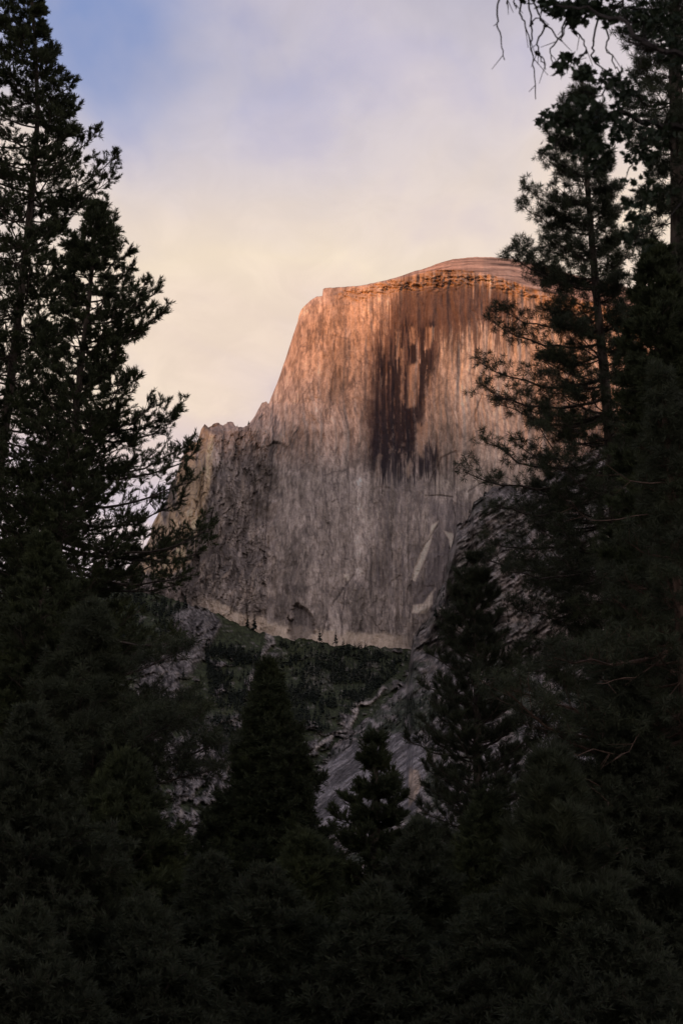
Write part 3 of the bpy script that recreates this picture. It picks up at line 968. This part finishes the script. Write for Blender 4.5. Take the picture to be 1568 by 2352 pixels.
    V = blades(rng, C, D_, n, L, wd, sp, bk, st['up'] * 0.3)
    root = bpy.data.objects.new(name, None)
    root.empty_display_size = 0.5
    COL.objects.link(root)
    root.location = org
    tag(root, label, 'tree', group)
    zz = np.linspace(-0.4, ztop, 26)
    tpts = np.stack([[np.interp(z, tz, tp[:, 0]) for z in zz], np.full(26, dist), zz], -1) - org
    link('trunk', trunk_mesh(tpts, [trunk_r(z) for z in zz], bark or M_BARK, seed), root)
    sg = [(a - org, b - org, c_, d_) for a, b, c_, d_ in segs]
    v, f = tubes(sg)
    link('limbs', mesh_np('limbs', v, f, bark or M_BARK), root)
    link('crown', leaf_mesh('crown', V, globals()[st['mat']]), root)
    return root


# ------------------------------------------------------------------ the trees that frame the view
tree('cedar_tree', 'tallest dark cedar at the far left, its top running out of the frame', 'cedar', 62,
     [(66, -90), (82, 100), (88, 300), (83, 342), (68, 504), (36, 792), (2, 1050), (-30, 1300), (-60, 1700), (-80, 2300)],
     [(-90, 60, 72), (-40, 20, 88), (0, -20, 96), (50, -50, 96), (80, -55, 128), (110, -60, 150), (160, -80, 160), (200, -90, 190), (260, -110, 214),
      (300, -120, 226), (350, -130, 262), (400, -140, 262), (440, -150, 226), (520, -160, 205), (640, -170, 210), (800, -180, 210),
      (1000, -200, 230), (1200, -220, 260), (1500, -240, 280), (2000, -240, 300)], 11, tr=(0.04, 0.32), nb=300, tw=14, airy=[(150, 0.95), (350, 0.62), (1050, 0.54), (1350, 0.65), (1700, 1)],
     extra=[(268, 352, 440), (262, 400, 470), (228, 290, 380)])

tree('cedar_tree', 'cedar with long ragged boughs reaching toward the left edge of the cliff', 'cedar', 58,
     [(226, 470), (216, 560), (210, 640), (202, 720), (190, 800), (180, 900), (172, 1000), (150, 1100), (130, 1300), (105, 1600), (80, 2300)],
     [(470, 216, 236), (500, 195, 262), (540, 160, 285), (580, 140, 308), (630, 120, 322), (660, 110, 345), (690, 105, 372), (720, 95, 376), (760, 85, 340),
      (800, 70, 345), (860, 50, 362), (900, 40, 388), (935, 30, 405), (980, 20, 365), (1020, 5, 380), (1060, -10, 390), (1100, -20, 370), (1150, -30, 375),
      (1200, -40, 385), (1260, -40, 385), (1300, -50, 385), (1350, -50, 380), (1400, -60, 365), (1480, -60, 335), (1600, -60, 320), (1800, -80, 300), (2200, -100, 320)],
     12, tr=(0.04, 0.32), nb=290, tw=13, airy=[(470, 0.9), (650, 0.58), (850, 0.50), (950, 0.48), (1150, 0.52), (1350, 0.7), (1500, 1)],
     extra=[(268, 488, 620), (248, 462, 600), (382, 716, 800), (362, 672, 760), (416, 940, 985), (408, 958, 1000), (452, 1032, 1075, -1), (440, 1018, 1070, 1), (450, 1105, 1150, -2),
            (470, 1215, 1240, -2), (476, 1225, 1255, 1), (420, 1150, 1190), (470, 1270, 1225, 1), (430, 1325, 1290, -1), (425, 1335, 1300, 2), (425, 1480, 1420, -2), (390, 1500, 1440, 1)])

tree('cedar_tree', 'dense cedar in front of the two tall cedars, thin pale limbs inside', 'cedar', 50,
     [(100, 1240), (98, 1500), (96, 2300)],
     [(1240, 92, 108), (1300, 60, 150), (1400, 20, 200), (1500, -30, 262), (1600, -60, 285), (1700, -90, 310), (1800, -100, 318), (2300, -140, 340)], 13, nb=230, tw=14, airy=[(1240, 0.5), (1550, 0.6), (1800, 1)])

tree('pine_tree', 'shadowed pine whose long bough juts right over the pale rocks', 'pine', 45,
     [(205, 1400), (205, 1700), (200, 2300)],
     [(1400, 195, 215), (1450, 150, 250), (1520, 110, 300), (1600, 70, 335), (1640, 60, 360), (1700, 50, 370), (1760, 40, 350), (1800, 40, 330), (1900, 20, 320), (2300, 0, 330)],
     14, nb=150, tw=12, sub=3,
     extra=[(500, 1700, 1735, -1), (470, 1640, 1700, 1), (440, 1625, 1690, 0), (490, 1770, 1762, -1), (420, 1612, 1690, 2), (400, 1660, 1720, -2), (430, 1490, 1560, 1), (355, 1590, 1640, 1)])

tree('cedar_tree', 'cedar with a smooth sloping right side above the lower left corner', 'cedar', 42,
     [(285, 1745), (280, 2300)],
     [(1745, 278, 300), (1790, 240, 340), (1850, 200, 378), (1900, 170, 408), (1950, 140, 428), (2000, 110, 440), (2100, 60, 475), (2350, 20, 540)], 15, nb=200, tw=14)

tree('fir_tree', 'broad dark fir filling the lower left corner', 'fir', 36,
     [(70, 1640), (60, 2300)],
     [(1640, 60, 80), (1750, -20, 160), (1900, -90, 250), (2100, -150, 330), (2350, -220, 400)], 16, nb=200, tw=14)

# middle
tree('fir_tree', 'dense pointed fir standing alone in the middle below the green slope', 'fir', 52,
     [(615, 1528), (615, 1700), (618, 2300)],
     [(1528, 609, 621), (1560, 598, 634), (1600, 583, 646), (1640, 570, 662), (1680, 556, 690), (1720, 540, 706), (1750, 532, 716), (1780, 528, 735), (1830, 500, 745),
      (1880, 470, 745), (1920, 440, 765), (1960, 425, 785), (2050, 380, 830), (2350, 300, 900)], 17, nb=320, tw=14, rmin=0.85, sub=4, pitch=0.45, mat='M_CEDAR',
     extra=[(548, 1722, 1760), (500, 1850, 1880), (742, 1790, 1830), (690, 1682, 1720), (466, 1905, 1940, 1), (445, 1950, 1985, -1), (578, 1606, 1650), (648, 1602, 1650), (765, 1905, 1940)])
tree('cedar_tree', 'small cedar with a thin knobbly tip in front of the grey slab', 'cedar', 48,
     [(860, 1690), (862, 1800), (865, 2300)],
     [(1690, 852, 868), (1730, 832, 886), (1755, 838, 880), (1775, 822, 895), (1800, 802, 915), (1830, 786, 932), (1870, 770, 940), (1930, 760, 950), (2050, 730, 980), (2350, 680, 1040)],
     18, nb=120, tw=9, rmin=0.7, layer=0.75, airy=[(1690, 0.7), (1950, 0.9)],
     extra=[(828, 1742, 1775), (892, 1748, 1785), (786, 1832, 1860), (762, 1868, 1900), (905, 1776, 1810), (934, 1826, 1860), (836, 1722, 1760), (880, 1715, 1755)])
tree('pine_tree', 'narrow pine with upright brushy tufts in front of the dark rock ridge', 'young', 60,
     [(1085, 1272), (1090, 1450), (1095, 1600), (1102, 2300)],
     [(1272, 1079, 1092), (1300, 1062, 1108), (1340, 1036, 1132), (1400, 1020, 1148), (1450, 1008, 1158), (1500, 990, 1180), (1560, 970, 1195), (1620, 968, 1210), (1690, 935, 1230),
      (1740, 950, 1240), (1800, 948, 1250), (1900, 935, 1280), (2100, 910, 1310), (2350, 880, 1340)],
     19, tr=(0.03, 0.3), nb=230, tw=8, rmin=0.7, layer=0.8,
     extra=[(1008, 1440, 1500), (985, 1500, 1560), (962, 1565, 1620), (925, 1692, 1740), (1150, 1410, 1480), (1198, 1500, 1560), (1030, 1350, 1430), (1135, 1345, 1420)])
tree('pine_tree', 'round topped young pine low in front at the right of centre', 'young', 35,
     [(1262, 1738), (1265, 2300)],
     [(1738, 1238, 1288), (1765, 1212, 1322), (1800, 1196, 1350), (1850, 1180, 1372), (1900, 1166, 1392), (2000, 1150, 1415), (2350, 1100, 1470)], 20, nb=130, tw=14, tr=(0.03, 0.2), sub=4)

# right
R1x = [(1240, 352, 420), (1203, 428, 520), (1197, 468, 540), (1255, 300, 370), (1262, 520, 580), (1184, 545, 640), (1163, 582, 660, -1), (1215, 600, 665), (1150, 708, 735), (1122, 738, 790, 1),
       (1100, 830, 870), (1104, 882, 915, -1), (1150, 925, 960), (1112, 1013, 1045, 1), (1068, 1072, 1075), (1140, 1168, 1120, -1), (1118, 1242, 1215, 1), (1110, 1274, 1255),
       (1160, 1320, 1290, -1), (1180, 1400, 1380), (1200, 1490, 1450, 1), (1180, 1530, 1490, -1), (1425, 432, 500), (1405, 355, 430), (1440, 470, 530), (1442, 585, 640, -1),
       (1460, 690, 720, 1), (1290, 235, 300), (1385, 250, 310)]
tree('pine_tree', 'tall pine with starry needle tufts standing before the right end of the cliff', 'pine', 60,
     [(1335, 168), (1340, 300), (1348, 420), (1362, 600), (1374, 740), (1385, 850), (1408, 1100), (1425, 1400), (1445, 1800), (1460, 2300)],
     [(168, 1329, 1341), (200, 1316, 1352), (240, 1295, 1370), (300, 1270, 1392), (350, 1262, 1398), (430, 1240, 1412), (520, 1232, 1425), (600, 1215, 1430), (700, 1195, 1450),
      (800, 1170, 1470), (900, 1165, 1490), (1000, 1160, 1510), (1100, 1150, 1530), (1200, 1165, 1550), (1300, 1175, 1560), (1400, 1195, 1570), (1500, 1215, 1580), (1600, 1235, 1580),
      (1800, 1260, 1590), (2200, 1260, 1590)], 21, tr=(0.04, 0.40), extra=R1x, nb=300, tw=10, rmin=0.68, layer=1.1)

tree('pine_tree', 'thick trunked pine along the right edge, its top beyond the frame', 'pine', 50,
     [(1545, -400), (1548, 0), (1555, 560), (1560, 1200), (1566, 2300)],
     [(-400, 1535, 1555), (-250, 1490, 1600), (-100, 1455, 1650), (0, 1432, 1680), (80, 1425, 1690), (140, 1415, 1700), (250, 1412, 1700), (330, 1425, 1700), (440, 1432, 1700),
      (520, 1440, 1700), (570, 1450, 1700), (620, 1485, 1720), (900, 1450, 1740), (1300, 1420, 1760), (2200, 1400, 1760)], 22, tr=(0.12, 0.42), nb=260, tw=12, sub=3, rmin=0.6, layer=1.1)

tree('cedar_tree', 'leafy green cedar between the tall pine and the thick trunk at the right edge', 'cedar', 46,
     [(1508, 574), (1510, 900), (1515, 2300)],
     [(574, 1500, 1518), (620, 1462, 1560), (680, 1438, 1590), (760, 1425, 1600), (860, 1415, 1620), (1000, 1405, 1640), (1200, 1380, 1660), (1500, 1350, 1680), (2200, 1320, 1720)], 23, nb=260, tw=15)

tree('pine_tree', 'pine with a leaning reddish trunk and thin bare twigs', 'pine', 41,
     [(1512, 860), (1522, 925), (1540, 1113), (1552, 1300), (1575, 1700), (1600, 2300)],
     [(860, 1505, 1520), (1000, 1480, 1590), (1200, 1430, 1640), (1300, 1400, 1660), (1500, 1380, 1700), (1620, 1360, 1700), (1800, 1370, 1720), (2200, 1350, 1750)], 24,
     bark=M_RED, tr=(0.06, 0.20), nb=120, tw=11, sub=3,
     extra=[(1290, 1710, 1660, -3, 'bare'), (1240, 1650, 1700, -2), (1180, 1560, 1600, -2), (1170, 1600, 1640, -3), (1260, 1500, 1480, -2), (1300, 1770, 1740, -3, 'bare'), (1350, 1800, 1850, -3, 'bare'), (1330, 1130, 1170, -3, 'bare'),
            (1360, 1040, 1110, -3, 'bare'), (1380, 1560, 1480, -3, 'bare'), (1420, 1750, 1560, -3, 'bare'), (1340, 1880, 1900, -4, 'bare')])
tree('fir_tree', 'dark fir behind the round topped young pine, left of the reddish trunk', 'fir', 40,
     [(1440, 1560), (1445, 2300)],
     [(1560, 1430, 1450), (1650, 1385, 1510), (1720, 1360, 1540), (1800, 1340, 1580), (1900, 1300, 1620), (2350, 1180, 1720)], 25, nb=230, tw=14)

# low thicket of young trees along the bottom
FILL = [('fir_tree', 'fir', 480, 1985, 38, 150, 'young fir in the dark thicket directly below the rocky gully'),
        ('fir_tree', 'fir', 205, 1930, 44, 190, 'young fir in the thicket below the long jutting pine bough'),
        ('cedar_tree', 'cedar', 700, 1930, 40, 150, 'young cedar close against the right foot of the pointed fir'),
        ('fir_tree', 'fir', 965, 1905, 38, 150, 'young fir between the small cedar and the narrow pine'),
        ('cedar_tree', 'cedar', 1120, 1840, 42, 150, 'young cedar below the narrow brushy pine'),
        ('fir_tree', 'fir', 1500, 1830, 42, 200, 'young fir low at the right edge under bare twigs'),
        ('fir_tree', 'fir', 610, 2010, 37, 210, 'front fir in the black thicket below the pointed fir'),
        ('fir_tree', 'fir', 860, 2050, 36, 210, 'front fir in the black thicket below the small cedar'),
        ('fir_tree', 'fir', 1110, 2080, 35, 220, 'front fir in the black thicket left of the round topped pine'),
        ('fir_tree', 'fir', 1390, 2060, 34, 220, 'front fir in the black thicket right of the round topped pine'),
        ('fir_tree', 'fir', 330, 2090, 35, 220, 'front fir in the black thicket below the sloping cedar'),
        ('fir_tree', 'fir', 60, 2110, 33, 240, 'front fir in the black thicket at the bottom left corner')]
for i, (nm, sty, x, y, dist, hw, lab) in enumerate(FILL):
    tree(nm, lab, sty, dist, [(x, y), (x, 2320)],
         [(y, x - 9, x + 9), (y + 60, x - hw * 0.35, x + hw * 0.35), (y + 150, x - hw * 0.65, x + hw * 0.65), (y + 300, x - hw, x + hw), (2420, x - hw * 1.3, x + hw * 1.3)],
         60 + i, nb=130, tw=16, tr=(0.02, 0.15), group='young trees in the dark thicket along the bottom', zlow=0.4)


# ------------------------------------------------------------------ oak boughs hanging into the top right
def oak():
    rng = np.random.default_rng(77)
    d0 = 15.0
    root = bpy.data.objects.new('oak_tree', None)
    COL.objects.link(root)
    org = P(1900, 1176, d0)
    org[2] = 0
    root.location = org
    tag(root, 'oak leaning in from the right, bare drooping twigs and leaf clusters at the top', 'tree')
    top = P(1880, -60, d0)
    tz = np.linspace(-0.4, top[2], 14)
    tpts = np.stack([np.interp(tz, [0, top[2]], [org[0], top[0]]) + 0.12 * np.sin(tz), d0 + 0.1 * np.sin(tz * 0.7), tz], -1)
    link('trunk', trunk_mesh(tpts - org, list(np.linspace(0.30, 0.16, 14)), M_DARKBARK, 3), root)
    segs = []

    def path(pts, r0, r1, wob=0.02, sub=4):
        w = [P(p[0], p[1], d0 + (p[2] if len(p) > 2 else 0)) for p in pts]
        if segs:
            ends = np.array([s_[1] for s_ in segs])
            w = [ends[np.argmin(np.linalg.norm(ends - w[0], axis=1))]] + w
        out = [w[0]]
        for a, b in zip(w[:-1], w[1:]):
            for k in range(1, sub + 1):
                q = a + (b - a) * k / sub
                q = q + rng.normal(0, wob, 3) * (k != sub)
                out.append(q)
        n = len(out) - 1
        for k in range(n):
            ra, rb = r0 + (r1 - r0) * k / n, r0 + (r1 - r0) * (k + 1) / n
            segs.append((out[k], out[k + 1], ra, rb))
        return out
    path([(1885, 100), (1760, -60, -.5), (1600, -130, -.6), (1420, -110, -.4), (1260, -70), (1140, -50, .2)], 0.10, 0.015)
    path([(1882, 200), (1740, 160, -1), (1600, 140, -1.2), (1500, 110, -1.3), (1440, 95, -1.2)], 0.06, 0.012)
    path([(1884, 420), (1740, 380, .4), (1600, 300, .5), (1500, 280, .4), (1400, 260, .3), (1340, 300, .2)], 0.07, 0.012)
    path([(1500, 110, -1.3), (1420, 40, -1), (1330, 20, -.6), (1260, 10, -.3)], 0.03, 0.008)
    # hanging twigs
    T = [[(1165, -40), (1142, 10), (1140, 55), (1150, 95), (1158, 138)], [(1205, -60), (1213, 0), (1221, 70), (1218, 110), (1226, 160), (1229, 228)],
         [(1200, -40), (1192, 30), (1205, 60), (1216, 95), (1220, 120)], [(1215, -20), (1235, 30), (1240, 45), (1290, 95), (1298, 60), (1310, 40)],
         [(1300, 40), (1280, 90), (1262, 120), (1270, 150)], [(1250, 60), (1232, 100), (1236, 120), (1252, 160)],
         [(1375, 20), (1362, 90), (1358, 110), (1366, 145), (1385, 165), (1400, 190), (1430, 210)], [(1385, 30), (1395, 80), (1390, 110), (1410, 150), (1425, 165)],
         [(1430, 0), (1435, 40), (1460, 60), (1480, 80), (1490, 110)], [(1480, 20), (1477, 60), (1478, 120), (1470, 150)],
         [(1300, 45), (1330, 80), (1345, 110), (1340, 130)], [(1229, 120), (1240, 130), (1252, 148)], [(1216, 60), (1226, 45), (1240, 40)],
         [(1345, 120), (1320, 140), (1300, 160)], [(1330, 300), (1290, 270), (1262, 260), (1240, 268)], [(1330, 310), (1290, 320), (1270, 340)],
         [(1400, 190), (1380, 220), (1340, 210)], [(1500, 280), (1470, 330), (1450, 380), (1440, 400)], [(1740, 380, .4), (1600, 420, .4), (1500, 440, .3), (1450, 480, .2)],
         [(1600, 420, .4), (1520, 520, .2), (1460, 545, .1)], [(1150, -60), (1160, -10), (1166, 20)], [(1170, -60), (1180, 0), (1184, 20)]]
    for p in T:
        o = path(p, 0.013, 0.005, 0.010, 4)
        for q in range(2):
            a = o[rng.integers(len(o) // 2, len(o))]
            segs.append((a, a + np.array([rng.normal(0, .09), rng.normal(0, .09), -rng.uniform(.05, .2)]), 0.005, 0.003))
    # leaf clusters: centre x, y, spread x, spread y, count
    CL = [(1260, 6, 30, 16, 60), (1300, 22, 40, 18, 90), (1355, 15, 45, 22, 150), (1400, 40, 25, 18, 60), (1330, 48, 25, 10, 26), (1345, -40, 80, 35, 160), (1480, 40, 40, 35, 120), (1540, 80, 40, 60, 160),
          (1310, 132, 28, 6, 30), (1300, 150, 20, 6, 18), (1290, 165, 12, 5, 10), (1345, 170, 22, 16, 30), (1400, 185, 40, 14, 60), (1440, 215, 30, 18, 60),
          (1250, 275, 14, 8, 16), (1272, 262, 10, 14, 14), (1280, 280, 12, 10, 14), (1340, 240, 30, 25, 60), (1345, 290, 42, 28, 120), (1360, 340, 32, 22, 70), (1300, 260, 18, 12, 24), (1375, 375, 20, 14, 30),
          (1400, 270, 34, 26, 70), (1430, 300, 30, 24, 60), (1470, 360, 30, 20, 50), (1500, 310, 40, 40, 110), (1430, 415, 14, 8, 8), (1448, 470, 20, 12, 22), (1470, 500, 26, 16, 34), (1450, 545, 22, 16, 28), (1480, 560, 20, 12, 22),
          (1500, 440, 35, 25, 60), (1620, 150, 70, 120, 200), (1640, 400, 70, 120, 180), (1700, -40, 120, 80, 220), (1850, 0, 160, 160, 300), (1500, -80, 90, 50, 180), (1270, 332, 14, 6, 8)]
    C = []
    for x, y, sx, sy, n in CL:
        px = x + rng.normal(0, 0.55 * sx, n)
        py = y + rng.normal(0, 0.55 * sy, n)
        C.append(P(px, py, d0 + rng.normal(0, 0.25, n)))
    C = np.concatenate(C) - org
    m = len(C)
    # lobed leaf outline, a fan of quads
    ol = np.array([(0, 0), (.12, .10), (.34, .12), (.26, .26), (.46, .36), (.28, .46), (.38, .66), (.16, .66), (.0, 1.0),
                   (-.16, .66), (-.38, .66), (-.28, .46), (-.46, .36), (-.26, .26), (-.34, .12), (-.12, .10)])
    idx = [(0, 1, 2, 3), (0, 3, 4, 5), (0, 5, 6, 7), (0, 7, 8, 9), (0, 9, 10, 11), (0, 11, 12, 13), (0, 13, 14, 15)]
    d = norm(rng.normal(size=(m, 3)) + np.array([-0.5, 0, -0.35]))
    s_ = norm(np.cross(d, rng.normal(size=(m, 3))))
    nn_ = np.cross(d, s_)
    L = rng.uniform(0.06, 0.115, (m, 1))
    V = np.stack([C + d * L * q[1] + s_ * L * q[0] * 0.9 + nn_ * L * (abs(q[0]) * 0.35) for q in ol], 1)
    base = np.arange(m)[:, None] * len(ol)
    Fc = np.concatenate([base + np.array(q)[None, :] for q in idx])
    sg = [(a - org, b - org, c_, d_) for a, b, c_, d_ in segs]
    v, f = tubes(sg, 5)
    link('limbs', mesh_np('limbs', v, f, M_DARKBARK), root)
    link('crown', mesh_np('crown', V.reshape(-1, 3), Fc, M_OAK), root)


oak()


# ------------------------------------------------------------------ distant conifers on the slopes
def far_conifer(rng, h, tiers, per, wide=0.17):
    """jagged little conifer, returns verts (n*4,3): drooping pointed boughs in tiers and a stem"""
    V = []
    for k in range(tiers):
        z = h * (0.10 + 0.88 * (k + rng.uniform(0, .6)) / tiers)
        r = (h - z) * wide * 1.5 + 0.02 * h
        for q in range(per):
            a = rng.uniform(0, 6.283)
            rr = r * rng.uniform(0.55, 1.1)
            d = np.array([math.cos(a), math.sin(a), 0])
            s_ = np.array([-d[1], d[0], 0]) * rr * 0.42
            V += [[0, 0, z + rr * 0.45], list(d * rr * 0.6 + s_ + [0, 0, z]), list(d * rr + [0, 0, z - rr * 0.15]), list(d * rr * 0.6 - s_ + [0, 0, z])]
    w = h * 0.014
    for a in (0, 1.57):
        dx, dy = math.cos(a) * w, math.sin(a) * w
        V += [[-dx, -dy, -h * .05], [dx, dy, -h * .05], [dx * .2, dy * .2, h], [-dx * .2, -dy * .2, h]]
    return np.array(V)


def surf_depth(key, x, y):
    xs, X, Y, D = SURF[key]
    i = int(np.clip(round((x - xs[0]) / (xs[1] - xs[0])), 0, len(xs) - 1))
    return float(np.interp(y, Y[:, i], D[:, i]))


prng = np.random.default_rng(5)
FARM = []
for k in range(4):
    FARM.append(leaf_mesh('conifer', far_conifer(prng, 1.0, 13, 8, 0.12 + 0.02 * k), M_FAR))


def small_tree(x, y, h, key, label, k=0, group=None, push=-3):
    d = surf_depth(key, x, y) + push
    o = link('conifer', FARM[k % 4])
    p = P(x, y, d)
    o.location = p
    s_ = h * d / F
    o.scale = (s_, s_, s_)
    o.rotation_euler = (0, 0, prng.uniform(0, 6))
    tag(o, label, 'tree', group)


ST = [(734, 1476, 44, 'slope', 'dark conifer at the foot of the cliff below the vertical cracks'),
      (771, 1480, 38, 'slope', 'second conifer at the foot of the cliff, right beside the taller one'),
      (568, 1440, 30, 'slope', 'smaller left tree of the clump at the cliff foot above the gully'),
      (584, 1450, 42, 'slope', 'taller right tree of the clump at the cliff foot above the gully'),
      (1112, 1141, 24, 'rib', 'lone pointed conifer on the crest of the dark rock ridge'),
      (1086, 1170, 16, 'rib', 'small bushy conifer just left of the lone crest conifer'),
      (1078, 1178, 13, 'rib', 'lowest bushy conifer on the upper crest of the rock ridge'),
      (571, 977, 14, 'wall', 'tiny tree in the notch of the skyline left of the dome'),
      (545, 982, 9, 'wall', 'tiny shrubby tree on the left crag of the skyline'),
      (1032, 1262, 15, 'rib', 'small conifer clinging to the left edge of the rock ridge'),
      (425, 1398, 40, 'slope', 'tall dark conifer at the upper left end of the green slope'),
      (410, 1400, 32, 'slope', 'shorter conifer beside the tall one at the upper left of the green slope'),
      (421, 1560, 34, 'slope', 'conifer among the pale outcrops left of the pointed fir'),
      (668, 1530, 34, 'slope', 'conifer in the shaded hollow just right of the pale gully'),
      (932, 1520, 30, 'rib', 'conifer at the foot of the rock ridge beside the shaded hollow'),
      (1000, 1420, 34, 'rib', 'conifer on the rock ridge left of the narrow pine tip')]
for i, (x, y, h, key, lab) in enumerate(ST):
    small_tree(x, y, h, key, lab, i, push=4 if key == 'wall' else -4)


def wood(name, label, polys, key, n, hr, seed):
    rng = np.random.default_rng(seed)
    VAR = [far_conifer(rng, 1.0, 7, 6, rng.uniform(0.12, 0.2)) for _ in range(14)]
    V = []
    for pts in polys:
        pts = np.array(pts, float)
        lo, hi = pts.min(0), pts.max(0)
        cnt = 0
        while cnt < n:
            xy = rng.uniform(lo, hi, (n * 3, 2))
            ok = poly_mask(xy[:, 0], xy[:, 1], pts, 1.0) > 0.5
            keep = vnoise(xy[:, 0] * 0.035, xy[:, 1] * 0.05, seed) > rng.uniform(0.1, 0.7, len(xy))
            for x, y in xy[ok & keep]:
                d = surf_depth(key, x, y) - 3
                s_ = rng.uniform(*hr) * d / F
                V.append(VAR[rng.integers(14)] * s_ + P(x, y, d))
                cnt += 1
                if cnt >= n:
                    break
    o = link(name, leaf_mesh(name, V, M_FAR))
    tag(o, label, None, None, 'stuff')
    o['category'] = 'forest'


wood('forest', 'dark conifer wood covering the hollows of the slope below the cliff',
     [[(230, 1340), (400, 1385), (430, 1400), (400, 1450), (330, 1500), (300, 1560), (230, 1560)],
      [(640, 1475), (840, 1490), (930, 1520), (900, 1560), (820, 1575), (700, 1570), (645, 1540)],
      [(640, 1580), (900, 1560), (800, 1640), (740, 1690), (690, 1680)],
      [(470, 1480), (600, 1500), (580, 1620), (480, 1600)],
      [(400, 1600), (600, 1620), (590, 1760), (430, 1700)]], 'slope', 620, (10, 27), 91)
wood('woodland', 'scattered dark trees in the clefts of the rock ridge above the grey slab',
     [[(770, 1710), (930, 1590), (1000, 1590), (1000, 1680), (925, 1690), (800, 1715), (740, 1760)],
      [(1010, 1380), (1060, 1300), (1100, 1300), (1080, 1420), (1000, 1480)],
      [(1150, 1250), (1300, 1250), (1300, 1600), (1150, 1600)]], 'rib', 190, (8, 20), 92)
